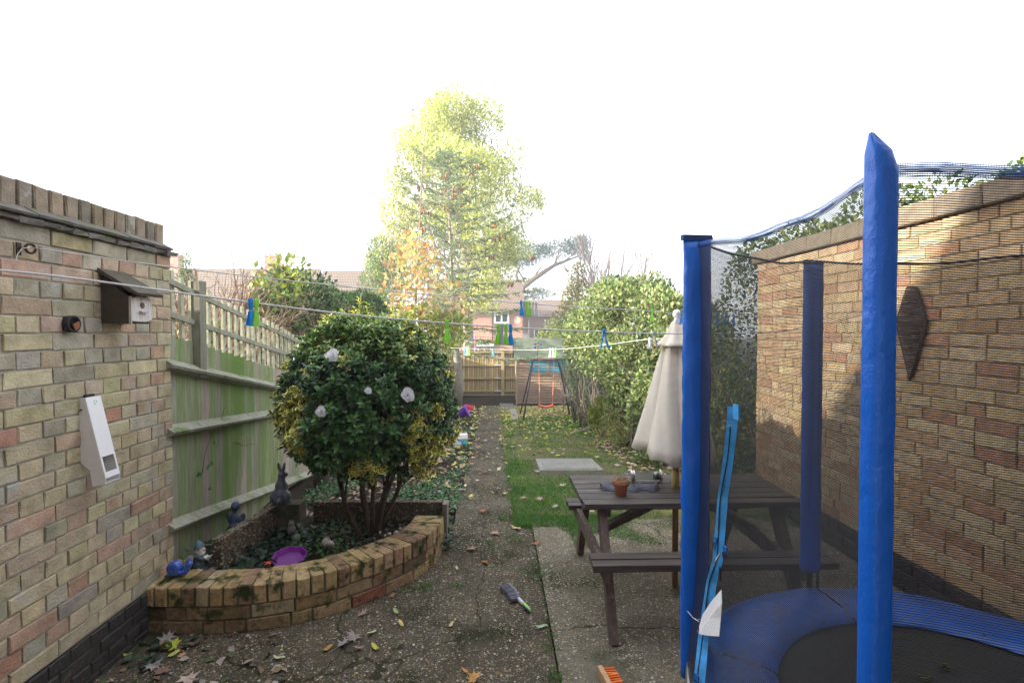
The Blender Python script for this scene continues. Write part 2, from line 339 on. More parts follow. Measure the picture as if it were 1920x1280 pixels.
# ---------------------------------------------------------------- the setting: ground
def sheet(name, xs, ys, fz, mat, kind='structure', fx=None):
    V = [(x if fx is None else fx(x, y), y, fz(x if fx is None else fx(x, y), y)) for y in ys for x in xs]; nx = len(xs)
    F = [(j*nx+i, j*nx+i+1, (j+1)*nx+i+1, (j+1)*nx+i) for j in range(len(ys)-1) for i in range(nx-1)]
    me = bpy.data.meshes.new(name); me.from_pydata(V, [], F); o = link(name, me, mat, None, True); tag(o, kind=kind); return o
def lin(a, b, n): return [a+(b-a)*i/(n-1) for i in range(n)]
xs = [-180, -90, -40, -20, -10, -6]+lin(-4, -1, 31)+lin(-.95, 3, 40)+[4, 6, 10, 20, 40, 90, 180]
ys = [-60, -20, -8, -2]+lin(0, 12, 121)+lin(12.2, 22, 50)+[26, 32, 40, 60, 120, 200]
sheet('ground', xs, ys, lambda x, y: gz(x, y)-(.035 if y < 4.35 else .012)+.012*noise.noise((x*2.3, y*2.3, 0)), m_soil)
def edge(y): return 4.30+.05*math.sin(y*5)+.03*math.sin(y*13)
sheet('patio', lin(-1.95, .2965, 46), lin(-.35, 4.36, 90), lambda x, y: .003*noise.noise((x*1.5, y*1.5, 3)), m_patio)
sheet('patio_slab', lin(.305, 2.6, 46), lin(-.35, 4.40, 90), lambda x, y: .007+.003*noise.noise((x*1.5, y*1.5, 3)), m_patio2)
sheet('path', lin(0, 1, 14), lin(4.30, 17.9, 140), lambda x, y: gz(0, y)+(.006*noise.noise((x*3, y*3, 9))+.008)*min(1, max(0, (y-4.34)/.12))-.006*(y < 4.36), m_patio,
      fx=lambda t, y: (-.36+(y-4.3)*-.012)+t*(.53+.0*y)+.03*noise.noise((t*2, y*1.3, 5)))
sheet('lawn', lin(0, 1, 40), lin(4.2, 17.6, 200), lambda x, y: gz(0, y)+.0+.02*noise.noise((x*1.7, y*1.7, 1))+.004-(.03 if y < 4.4 else 0), m_lawn,
      fx=lambda t, y: .17-(y-4.3)*.012+t*(2.75+(y-4.3)*.012))

# ---------------------------------------------------------------- house behind the camera (its shadow falls across the garden)
h = empty('house', (0, -4.4, 0), 'two storey brick house whose back wall stands behind the patio', 'house')
b = MB(); b.box((0, -4.4, 2.74), (36, 8, 5.48)); b.build('wall', M('house_brick', (.36, .24, .16), (.30, .18, .12), 9), h)
b = MB(); b.prism([(-18.3, -.15, 5.49), (18.3, -.15, 5.49), (18.3, -4.4, 8.2), (-18.3, -4.4, 8.2)], (0, 0, 0), (0, 0, .12)); b.prism([(-18.3, -8.7, 5.49), (18.3, -8.7, 5.49), (18.3, -4.4, 8.2), (-18.3, -4.4, 8.2)], (0, 0, 0), (0, 0, .12))
b.build('roof', m_tile, h)
b = MB(); b.box((0, -.385, 1.05), (1.6, .05, 2.1), col=(.8, .8, .8)); b.build('patio_door', m_vc, h)

# ---------------------------------------------------------------- brick outbuilding, left
ob = empty('brick_outbuilding', (-2.6, 1.4, 0), 'buff brick outbuilding with a brick on edge parapet at the left of the patio', 'outbuilding')
b = MB(); b.box((-2.9528, 1.36, 1.05), (2.1, 3.37, 2.16)); b.build('mortar_joints', m_mortar, ob)
b = MB(); brickwork(b, (-1.9, 0.0, 0), (0, 1, 0), (1, 0, 0), 3.05, .24, 2.08, BUFF, BUFFW, 'english', .003, .003); b.build('wall', m_brick, ob)
b = MB(); b.box((-1.94, 1.36, .10), (.085, 3.36, .27)); brickwork(b, (-1.896, 0.0, 0), (0, 1, 0), (1, 0, 0), 3.04, -.03, .235, [(.022, .02, .02), (.04, .033, .03)], [3, 1]); b.build('plinth', m_bitumen, ob)
b = MB()
y = 0
while y < 3.0:                                   # sloping creasing tiles, a broken course under them
    ln = min(R.uniform(.15, .2), 3.08-y); k = R.uniform(-.003, .003)
    b.bar((-1.945, y+ln/2, 2.160+k), (-1.862+R.uniform(-.005, .005), y+ln/2, 2.118+k), ln-.004, .013, jit=.002)
    ln2 = ln*R.uniform(.4, .7)
    for q in (y+ln2/2, y+(ln+ln2)/2): b.box((-1.90, q, 2.100), (R.uniform(.05, .085), ln2*.9, .020), Matrix.Rotation(.25, 3, 'Y'), jit=.006)
    y += ln
b.box((-1.96, 1.53, 2.10), (.12, 3.06, .05), jit=.004)
b.build('creasing_tiles', m_tile, ob)
b = MB(); y = .02
while y < 3.03:
    c = pick([(.27, .22, .165), (.24, .21, .17), (.30, .24, .18)], [1, 1, 1], .15); ln = R.uniform(.068, .074)
    b.cbox((-2.005, y+ln/2, 2.205+R.uniform(-.003, .003)), (ln-.006+0*R.random(), .16, .112), Matrix(((0, 1, 0), (1, 0, 0), (0, 0, 1))), c, .006, .003); y += ln+.005
b.build('coping', m_brick, ob)
b = MB(); b.box((-2.03, 1.52, 2.196), (.13, 3.0, .104)); b.build('coping_mortar', M('mossy_joint', (.07, .09, .025), (.13, .13, .06), 20, .95), ob)

# ---------------------------------------------------------------- neighbour's garage wall, right
gr = empty('garage_wall', (2.7, 2.4, 0), 'tall stock brick garage wall with black painted plinth behind the trampoline', 'wall')
b = MB(); b.box((2.6935, 2.31, 1.14), (.24, 5.28, 2.30)); b.build('mortar_joints', M('pale_mortar', (.36, .29, .20), (.28, .22, .15), 9, .95, .5, 120), gr)
b = MB(); brickwork(b, (2.57, 4.96, 0), (0, -1, 0), (-1, 0, 0), 4.95, .225, 2.30, STOCK, STOCKW, 'stretcher', .003, .0008); b.build('wall', m_brick2, gr)
b = MB(); b.box((2.61, 2.31, .10), (.08, 5.28, .24)); brickwork(b, (2.566, 4.96, 0), (0, -1, 0), (-1, 0, 0), 4.95, -.03, .22, [(.022, .02, .022), (.05, .035, .03)], [3, 1], 'stretcher'); b.build('plinth', m_bitumen, gr)
b = MB(); y = 4.99
while y > .0:
    b.cbox((2.68, y-.15, 2.36+R.uniform(-.002, .002)), (.296, .33, .115), Matrix(((0, -1, 0), (-1, 0, 0), (0, 0, 1))), pick([(.23, .19, .15), (.27, .22, .17)], [1, 1]), .006, .003); y -= .3
b.build('coping', m_brick2, gr)

# ---------------------------------------------------------------- left fence
def fx(Y): return -1.93-.06*(Y-2.98)
FTOP = lambda Y: float(np.interp(Y, [2.98, 4.9, 8, 21], [1.65, 1.28, 1.12, .95]))
fbase = lambda Y: gz(-2, Y)-.06 if Y > 4 else 0.0
fe = empty('featherboard_fence', (fx(5), 5, 0), 'mossy green weathered board fence with slatted trellis along the left side', 'fence')
b = MB(); y = 2.95
while y < 21.3:
    wd = .098; g = R.random(); far = max(0, min(1, (y-4)/1.5))
    c = ((.27, .29, .18), (.33, .32, .25), (.36, .30, .25), (.25, .29, .15))[R.choices(range(4), (3*(1-far)+.5, 3, 2+3*far, 3*(1-far)))[0]]
    k = R.uniform(.85, 1.12); c = tuple(q*k for q in c); ym = y+wd/2
    zt, zb = FTOP(ym)+R.uniform(-.006, .006), fbase(ym); n = 1
    x0 = fx(ym)
    b.prism([(x0-.006, y, zb), (x0+.007, y+.003, zb), (x0+.002, y+wd+.008, zb), (x0-.008, y+wd+.008, zb)], (0, 0, zb), (0, 0, zt), c); y += wd
b.build('board', m_fence, fe)
RAILS = [((3.0, 1.462), (4.95, 1.10), (8, .93), (21.2, .40)), ((3.0, 1.07), (4.9, .885), (8, .62), (21.2, -.15)), ((3.0, .512), (5.8, .05), (8, -.05), (21.2, -.8))]
for rl in RAILS:
    b = MB()
    for (ya, za), (yb, zb) in zip(rl[:-1], rl[1:]):      # arris rail: triangular section
        n = 4 if yb < 9 else 1
        for k in range(n):
            q = [(y_, za+(zb-za)*(y_-ya)/(yb-ya)) for y_ in (ya+(yb-ya)*k/n, ya+(yb-ya)*(k+1)/n)]
            P = [];
            for y_, z_ in q: x_ = fx(y_)+.012; P += [(x_, y_, z_+.035), (x_+.062, y_, z_-.006), (x_+.055, y_, z_-.022), (x_, y_, z_-.045)]
            b.add(P, [(3, 2, 1, 0), (4, 5, 6, 7), (0, 1, 5, 4), (1, 2, 6, 5), (2, 3, 7, 6), (3, 0, 4, 7)])
    b.build('rail', m_rail, fe)
TU = lambda Y: float(np.interp(Y, [2.98, 5.6, 9, 21], [1.96, 1.50, 1.22, .70]))
TL = lambda Y: float(np.interp(Y, [2.98, 5.6, 9, 21], [1.765, 1.335, 1.10, .60]))
b = MB()
for fn in (TU, TL):
    yy = [2.98, 4.3, 5.6, 9, 21]
    for a, c in zip(yy[:-1], yy[1:]): b.bar((fx(a)+.012, a, fn(a)), (fx(c)+.012, c, fn(c)), .018, .032)
b.build('trellis_rail', m_rail, fe)
y = 3.04; k = 0
mtr = M('trellis_slat_wood', (.50, .49, .38), (.42, .43, .30), 9, .85, .3, 50)
while y < 9.5:
    bb = MB(); x0 = fx(y)-.010; lean = R.uniform(-.004, .004); top = TU(y)+R.uniform(.06, .085)
    bb.bar((x0, y, FTOP(y)-.05), (x0+lean, y+lean, top), .018, .03, up=(0, 1, 0)); bb.build('trellis_slat', mtr, fe); y += .108
for Y, top in ((3.39, 1.97), (5.9, 1.5), (8.6, 1.32), (11.3, 1.1), (14, .95), (16.7, .8), (19.4, .7)):
    bb = MB(); bb.box((fx(Y)+.028, Y, (top+(FTOP(Y)-.22))/2), (.05, .075, top-FTOP(Y)+.22), jit=.002); bb.build('post', M('post_wood', (.25, .25, .19), (.18, .16, .12), 9, .85, .3, 40, stretch=(3, 3, .4)) if Y < 3.5 else m_rail, fe)

# ---------------------------------------------------------------- fence at the end of the garden
fb = empty('end_fence', (0, 21.5, -1.06), 'sunlit tan closeboard fence with concrete clips across the end of the garden', 'fence')
g0 = gz(0, 21.5)
b = MB(); x = -3.4
while x < 3.2:
    if abs(x-.32) > .0:
        c = R.choice([(.47, .33, .16), (.42, .28, .14), (.52, .38, .2), (.40, .30, .13)]); kk = R.uniform(.7, 1.1); b.box((x+.05, 21.5+.012*(round(x*10) % 2), g0+.95), (.082, .02, 1.86), col=tuple(q*kk for q in c), jit=.003)
    x += .1
b.build('board', m_newfence, fb)
for z in (.18, .72, 1.27, 1.80):
    bb = MB(); bb.box((-.1, 21.45, g0+z), (6.5, .06, .07), col=(.36, .30, .14)); bb.build('rail', m_newfence, fb)
for x in (.28, -2.4, 2.6):
    bb = MB(); bb.box((x, 21.43, g0+.98), (.12, .12, 2.0), col=(.42, .31, .16), jit=.004); bb.build('post', m_newfence, fb)
    for z in (.18, .72, 1.27, 1.80):
        bb = MB(); bb.box((x-.20, 21.41, g0+z+.01), (.28, .02, .045), col=(.6, .6, .58)); bb.build('bracket', m_vc, fb)
b = MB(); b.box((-.1, 21.53, g0+.95), (6.5, .01, 1.8), col=(.10, .07, .04)); b.build('gap_shade_sheet', m_newfence, fb)  # added dark sheet, gives the gaps between boards their shade
b = MB(); b.box((-.1, 21.46, g0+.03), (6.5, .04, .12), col=(.22, .18, .12)); b.build('gravel_board', m_newfence, fb)
# ---------------------------------------------------------------- shed
SY = 18.05; g0 = gz(0, SY)
sx0, sx1 = .73, 2.80; ze, zr, syr = g0+1.67, g0+2.36, SY+.85
sh = empty('garden_shed', (1.75, SY+.8, g0), 'brown overlap board shed with green felt roof at the end of the lawn', 'shed')
b = MB(); z = g0+.06; i = 0
BR = [(.27, .18, .125), (.31, .21, .15), (.24, .165, .12), (.29, .20, .13)]
while z < ze-.02:
    hh = .098; x0 = sx0
    b.add([(sx0, SY-.042, z), (sx1, SY-.042, z), (sx1, SY-.006, z+hh-.010), (sx0, SY-.006, z+hh-.010), (sx0, SY+.01, z), (sx1, SY+.01, z), (sx1, SY+.02, z+hh+.01), (sx0, SY+.02, z+hh+.01)],
          [(0, 1, 2, 3), (0, 4, 5, 1), (3, 2, 6, 7), (0, 3, 7, 4), (1, 5, 6, 2)], R.choice(BR)); z += hh
b.box(((sx0+sx1)/2, SY+.03, g0+.86), (sx1-sx0-.02, .02, 1.6), col=(.05, .035, .025))  # dark sheet added behind the planks, paints the shade in their gaps
for z2 in range(17): b.box((sx0+.01, SY+.85, g0+.1+z2*.098), (.016, 1.66, .094), col=R.choice(BR))
b.prism([(sx0, SY+.02, ze), (sx0, SY+1.68, ze), (sx0, syr, zr-.03)], (0, 0, 0), (.03, 0, 0), BR[0]); b.prism([(sx1-.03, SY+.02, ze), (sx1-.03, SY+1.68, ze), (sx1-.03, syr, zr-.03)], (0, 0, 0), (.03, 0, 0), BR[0])
b.box((sx1-.01, SY+.85, g0+.85), (.016, 1.66, 1.66), col=BR[0])
b.build('wall', M('shed_board', vcol=True, var=.35, vscale=14, rough=.85, stretch=(.4, 2, 3), bump=.2), sh)
mfelt = M('green_mineral_felt', (.10, .13, .085), (.16, .18, .12), 4, .95, .4, 90)
b = MB(); b.bar((1.76, SY-.10, ze-.03), (1.76, syr, zr), 2.25, .02); b.bar((1.76, SY+1.80, ze-.03), (1.76, syr, zr+.004), 2.25, .02); b.build('roof', mfelt, sh)
b = MB(); b.bar((sx0-.035, SY-.08, ze-.06), (sx0-.035, syr, zr-.04), .02, .09); b.box((1.76, SY-.105, ze-.065), (2.25, .012, .035)); b.build('fascia', M('dark_trim', (.06, .055, .05)), sh)
b = MB(); b.box((sx0-.005, SY-.03, g0+.84), (.06, .03, 1.66)); b.build('corner_trim', M('trim_wood', (.36, .28, .19), (.25, .2, .14), 6), sh)
for k, (xa, xb) in enumerate(((1.17, 1.80), (1.88, 2.52))):
    b = MB(); b.box(((xa+xb)/2, SY-.024, ze-.29), (xb-xa, .02, .50)); wn = b.build('window', M('turquoise_glazing', (.02, .19, .29), (.03, .26, .36), 3, .5), sh)
b = MB(); b.box((1.84, SY-.035, ze-.29), (.07, .03, .54), col=(.3, .2, .13)); b.box((1.845, SY-.035, ze-.555), (1.42, .03, .035), col=(.3, .2, .13)); b.build('window_frame', m_vc, sh)

# ---------------------------------------------------------------- swing
sw = empty('garden_swing', (1.6, 13.3, gz(0, 13.3)), 'small dark metal frame swing with orange plastic seat in front of the shed', 'swing')
tz = gz(0, 13.2)+1.54; FL, FR = ground_at(981, 790), ground_at(1082, 790); BL, BR_ = aty(975, 775, 14.2), aty(1069, 776, 14.2)
BL[2] = BR_[2] = gz(0, 14.2); T0 = aty(1003, 672, 13.3); T1 = aty(1043, 672, 13.3); T0[2] = T1[2] = tz
for a, t in ((FL, T0), (BL, T0), (FR, T1), (BR_, T1)):
    bb = MB(); s_ = -1 if t is T0 else 1; e_ = np.array([t[0]-s_*.02, t[1], t[2]]); mid = np.array([t[0]+s_*.06, t[1]+(a[1]-t[1])*.06, t[2]-.07])
    bb.tube([a, a+(mid-a)*.5, mid, (mid+e_)/2+np.array([s_*.015, 0, .02]), e_], .019, 8); bb.build('leg', m_darkmetal, sw, True)
bb = MB(); bb.tube([T0, T1], .021, 8); bb.build('top_bar', M('red_brown_tube', (.35, .16, .13), rough=.4), sw, True)
for a, c in ((FL, BL), (FR, BR_)):
    bb = MB(); bb.tube([a+(T0-a if a is FL else T1-a)*.38, c+(T0-c if c is BL else T1-c)*.38], .012, 6); bb.build('brace', m_metal, sw)
sl, sr = aty(1012, 759, 13.2), aty(1036, 759, 13.2); m_or = M('orange_plastic', (.85, .13, .06), rough=.4, var=.05)
for s_, (tx, q) in enumerate(((T0[0]+.10, sl), (T1[0]-.06, sr))):
    bb = MB(); bb.tube([(tx, 13.3, tz-.05), (q[0], q[1], q[2]+.03)], .008, 6); rp = bb.build('rope', M('orange_rope', (.75, .22, .12)), sw)
    bb = MB(); bb.box((tx, 13.3, tz-.04), (.03, .03, .06)); bb.build('hook', m_metal, rp)
bb = MB(); n = 9; V = []
for i in range(n):
    t = i/(n-1); x = sl[0]-.02+(sr[0]-sl[0]+.04)*t; dz = .05*(2*t-1)**2-.04
    for yy, z_ in ((-.09, .01), (0, -.01), (.09, .01), (.09, -.02), (0, -.045), (-.09, -.02)): V.append((x, sl[1]+yy, sl[2]+dz+z_))
F = [(i*6+k, i*6+(k+1) % 6, i*6+6+(k+1) % 6, i*6+6+k) for i in range(n-1) for k in range(6)]+[(0, 1, 2, 3, 4, 5), tuple((n-1)*6+k for k in (5, 4, 3, 2, 1, 0))]
bb.add(V, F); bb.build('seat', m_or, sw)
# pinwheel on a cane tied to the swing
p0 = aty(1007, 675, 13.2); p1 = aty(1009, 648, 13.2)
pw = empty('garden_pinwheel', tuple(p0), 'pinwheel with coloured round petals standing above the swing bar', 'pinwheel')
bb = MB(); bb.tube([p0, p1], .006, 6); bb.build('stick', m_rust, pw)
cols = [(.45, .1, .45), (.02, .35, .15), (.35, .08, .3), (.08, .08, .6), (.55, .08, .03), (.05, .45, .5), (.3, .4, .1)]
for k in range(7):
    a = 2*PI*k/6+.5; rr = 0 if k == 6 else .09; bb = MB()
    bb.ball((p1[0]+rr*math.cos(a), 13.17, p1[2]+rr*math.sin(a)), (.032, .012, .032), cols[k]); bb.build('petal', m_vc, pw, True)

# ---------------------------------------------------------------- drain cover, stepping slab
b = MB(); c0 = gz(0, 6.6)
dc = empty('drain_cover', (.93, 6.6, c0), 'square grey concrete drain cover set into the grass', 'drain cover')
b.box((.93, 6.62, c0+.02), (.78, .80, .08), Matrix.Rotation(-.073, 3, 'X'), jit=.004); b.build('frame', m_slab, dc)
b = MB(); b.box((.93, 6.62, c0+.052), (.66, .68, .03), Matrix.Rotation(-.073, 3, 'X'), jit=.004); b.build('lid', M('lid_concrete', (.17, .165, .15), (.25, .24, .22), 5, .9, .4, 60), dc)
b = MB(); P = [ground_at(u, v) for u, v in ((955, 768), (968, 768), (972, 788), (960, 788))]
b.prism([(p[0], p[1], gz(0, p[1])+.0) for p in P], (0, 0, 0), (0, 0, .03)); o = b.build('stepping_slab', m_slab); tag(o, 'pale rectangular slab lying on soil left of the swing', 'slab')
b = MB(); P = [ground_at(u, v) for u, v in ((936, 757), (962, 757), (966, 768), (940, 768))]
b.prism([(p[0], p[1], gz(0, p[1])) for p in P], (0, 0, 0), (0, 0, .03)); o = b.build('paving_slab', M('dark_slab', (.10, .10, .10), (.14, .13, .12), 8)); tag(o, 'dark grey slab beside the shed corner', 'slab')
# thin poles against the hedge
for k, (u0, v0, u1, v1) in enumerate(((1073, 812, 1127, 793), (1085, 810, 1127, 799))):
    a, c = ground_at(u0, v0, .02), ground_at(u1, v1+16, 0); c[2] = 1.65-(v1-620)/960*c[1]
    b = MB(); b.tube([a, (a+c)/2+np.array([0, 0, .01]), c], .012, 6); o = b.build('garden_cane', m_palebark, None); tag(o, ['upper pale pole leaning on the dry stump by the hedge', 'lower pale pole leaning on the dry stump by the hedge'][k], 'cane', 'poles leaning by the hedge')

# ---------------------------------------------------------------- picnic table
pt = empty('picnic_table', (1.16, 3.2, 0), 'dark weathered picnic table with attached benches on the concrete', 'picnic table')
def plank(mb, y, z, x0, x1, wd, th=.028): mb.box(((x0+x1)/2, y, z), (x1-x0, wd, th), jit=.0025)
for i in range(6):
    b = MB(); y = 2.945+i*.1015; plank(b, y, .641, .505+R.uniform(-.004, .004), 1.80, .092); b.build('table_plank', m_table, pt)
for y0, nm in ((2.655, 'front'), (3.58, 'rear')):
    for i in range(2): b = MB(); plank(b, y0+i*.085, .412, .51+i*0+R.uniform(-.004, .004), 1.81, .078, .034); b.build('bench_plank', m_table, pt)
for X in (.62, 1.66):
    for s_ in (-1, 1):
        b = MB(); b.bar((X, 3.2+s_*.555, -.0), (X, 3.2+s_*.21, .622), .075, .044, up=(1, 0, 0), jit=.002); b.build('leg', m_leg, pt)
    b = MB(); b.bar((X-.04, 2.62, .372), (X-.04, 3.72, .372), .034, .075, jit=.002); b.build('cross_beam', m_leg, pt)
    b = MB(); b.bar((X+.03, 2.93, .60), (X+.03, 3.47, .60), .034, .06, jit=.002); b.build('top_bearer', m_leg, pt)
for xa, xb in ((1.10, .64), (1.22, 1.66)):
    b = MB(); b.bar((xa, 3.2, .60), (xb, 3.2, .385), .034, .075, up=(0, 1, 0), jit=.002); b.build('brace', m_leg, pt)
# parasol
ps = empty('closed_parasol', (1.14, 3.2, .66), 'closed cream canvas parasol standing through the picnic table', 'parasol')
b = MB(); b.tube([(1.14, 3.2, .02), (1.14, 3.2, 1.70)], .019, 12, col=(.30, .17, .09)); b.tube([(1.14, 3.2, .63), (1.14, 3.2, .76)], .024, 12, col=(.42, .31, .12)); b.build('pole', m_vc, ps, True)
def fold(r, z, a): return r*(1+.34*(abs(math.sin(2.5*a+.9+.35*z))-.62)+.05*math.cos(4*a+2)+.05*math.sin(13*a+z*9))
prof = [(.055, 1.60), (.075, 1.54), (.10, 1.44), (.125, 1.32), (.155, 1.18), (.185, 1.05), (.215, .93), (.235, .86)]
V = []; seg = 84
for i, (r, z) in enumerate(prof):
    for k in range(seg):
        a = 2*PI*k/seg; rr = fold(r, z, a); zz = z-(.012*math.sin(9*a) if i == len(prof)-1 else 0)-(.045*math.cos(a+.5)*(i-4)/3 if i >= 5 else 0)
        V.append((1.14+rr*math.cos(a), 3.2+rr*math.sin(a), zz))
b = MB(); b.add(V, [(i*seg+k, i*seg+(k+1) % seg, (i+1)*seg+(k+1) % seg, (i+1)*seg+k) for i in range(len(prof)-1) for k in range(seg)]); o = b.build('canopy', m_cream, ps, True)
o.modifiers.new('s', 'SOLIDIFY').thickness = .003
b = MB(); b.lathe([(.012, 1.715), (.03, 1.70), (.045, 1.66), (.075, 1.60), (.098, 1.575), (.118, 1.555)], (1.14, 3.2, 0), 72, fn=lambda r, z, a: r*(1+(.16 if z < 1.62 else .05)*math.cos(6*a+.5))); o = b.build('vent_flap', m_cream, ps, True); o.modifiers.new('s', 'SOLIDIFY').thickness = .003
b = MB(); b.ball((1.14, 3.2, 1.755), (.026, .026, .03)); b.lathe([(.0, 1.70), (.02, 1.70), (.014, 1.735), (.0, 1.735)], (1.14, 3.2, 0), 14); b.build('finial', m_white, ps, True)
# pot with dry nest of stems
PX, PY, PZ = .755, 3.06, .656
fp = empty('flower_pot', (PX, PY, PZ), 'small terracotta pot of dead matted stems on the picnic table', 'plant pot')
b = MB(); b.lathe([(0, .0), (.032, .0), (.042, .062), (.043, .064), (.050, .064), (.052, .094), (.046, .094), (.045, .080), (0, .078)], (PX, PY, PZ), 28); b.build('pot', m_pot, fp, True)
b = MB()
for k in range(230):
    a = R.random()*6.3; rr = R.uniform(.02, .062); z = PZ+.092+R.uniform(-.008, .026)*(1.2-rr/.07); d = R.uniform(.25, .9)
    b.tube([(PX+rr*math.cos(a+j*d/3), PY+rr*math.sin(a+j*d/3), z+R.uniform(-.005, .005)-(.012 if rr > .055 else 0)) for j in range(4)], .0012, 4, R.choice([(.32, .24, .15), (.22, .15, .09), (.42, .33, .22)]))
b.build('dry_stems', m_vm, fp)
# glass hurricane lantern lying on its side
LZ = .656+.040
la = empty('candle_lantern', (1.0, 3.33, .656), 'glass and silver candle lantern lying on its side on the picnic table', 'lantern')
rotx = Matrix.Rotation(PI/2, 3, 'Y')
gl = M('clear_glass', (.8, .82, .82), rough=.05, var=0); gl.node_tree.nodes['Principled BSDF'].inputs['Transmission Weight'].default_value = 1; gl.node_tree.nodes['Principled BSDF'].inputs['IOR'].default_value = 1.08
b = MB(); b.lathe([(.028, 0), (.028, .15)], (.915, 3.33, LZ), 24, rot=rotx); b.build('glass', gl, la, True)
for x in (.890, .905, 1.085):
    b = MB(); b.lathe([(0, -.006), (.03, -.006), (.039 if x != .905 else .036, 0), (.036, .006), (0, .008)], (x, 3.33, LZ), 24, rot=rotx); b.build('end_cap', m_steel, la, True)
b = MB(); b.lathe([(0, 0), (.024, 0), (.026, .04), (0, .04)], (1.04, 3.33, LZ-.002), 20, rot=rotx); b.build('candle_cup', m_metal, la, True)
b = MB(); b.tube([(.89, 3.30, LZ+.02), (.84, 3.30, LZ+.022), (.83, 3.33, LZ-.0), (.84, 3.36, LZ-.02), (.89, 3.36, LZ-.02)], .0025, 6); b.build('handle', m_steel, la)
# slate blue cloth, crumpled
b = MB(); n = 22; V = []
for i in range(n+1):
    for j in range(9):
        x = .66+.36*i/n; y = 3.13+.09*j/8+.02*math.sin(i*.9); t = abs(i/n-.5)*2
        hh = .022*(.6+.9*noise.noise((i*.7, j*.9, 2)))+.014*t; hh *= min(1, j/1.5, (8-j)/1.5)+.05
        V.append((x, y, .658+max(0, hh)))
b.add(V, [(i*9+j, i*9+9+j, i*9+10+j, i*9+j+1) for i in range(n) for j in range(8)]); o = b.build('cloth', M('slate_cloth', (.075, .08, .11), (.11, .115, .15), 9, .9, .3, 120), None, True)
tag(o, 'crumpled slate grey cloth behind the terracotta pot on the table', 'cloth')

# ---------------------------------------------------------------- trampoline
TX, TY, TZ, TR = 1.54, 1.49, .42, .90
PA = [math.radians(a) for a in (212, 152, 92, 32, -28, -88)]
NETTOP = 1.975
def tp(a, r, z): return Vector((TX+r*math.cos(a), TY+r*math.sin(a), z))
tr = empty('trampoline', (TX, TY, 0), 'blue and black trampoline with net enclosure and padded poles beside the garage wall', 'trampoline')
b = MB(); n = 72
for k in range(n):                                   # jumping mat
    a, c = 2*PI*k/n, 2*PI*(k+1)/n; b.add([tp(a, 0, TZ-.02), tp(a, .66, TZ-.012), tp(c, .66, TZ-.012)], [(0, 1, 2)])
b.build('jumping_mat', m_mat, tr)
for s_ in range(6):                                  # pad sections
    b = MB(); a0 = PA[0]+s_*PI/3-.0; NN = 26; V = []
    for i in range(NN+1):
        a = a0+.006+(PI/3-.012)*i/NN
        for r, dz in ((.60, -.004), (.612, .012), (.66, .020), (.76, .026), (.86, .018), (.885, .0), (.892, -.06)):
            wz = .007*noise.noise((math.cos(a)*r*7, math.sin(a)*r*7, 4))*2*(1 if .6 < r < .88 else .3)
            V.append(tp(a, r+.006*noise.noise((a*4, r*3, 1)), TZ+dz+wz))
    m_ = 7; b.add(V, [(i*m_+j, i*m_+j+1, (i+1)*m_+j+1, (i+1)*m_+j) for i in range(NN) for j in range(m_-1)]); b.build('safety_pad', m_pad, tr, True)
b = MB(); b.tube([tp(2*PI*k/60, .895, TZ-.03) for k in range(61)], .019, 8, cap=False); b.build('frame', m_metal, tr, True)
for k in range(3):
    a0 = PA[0]+.2+k*2*PI/3; L_ = [tp(a0-.35, .89, TZ-.04), tp(a0-.33, .92, .05), tp(a0-.26, .92, .02), tp(a0+.26, .92, .02), tp(a0+.33, .92, .05), tp(a0+.35, .89, TZ-.04)]
    b = MB(); b.tube(L_, .017, 8); b.build('leg', m_metal, tr, True)
WID = [(.027, .026), (.050, .028), (.044, .030), (.045, .03), (.045, .03), (.045, .03)]
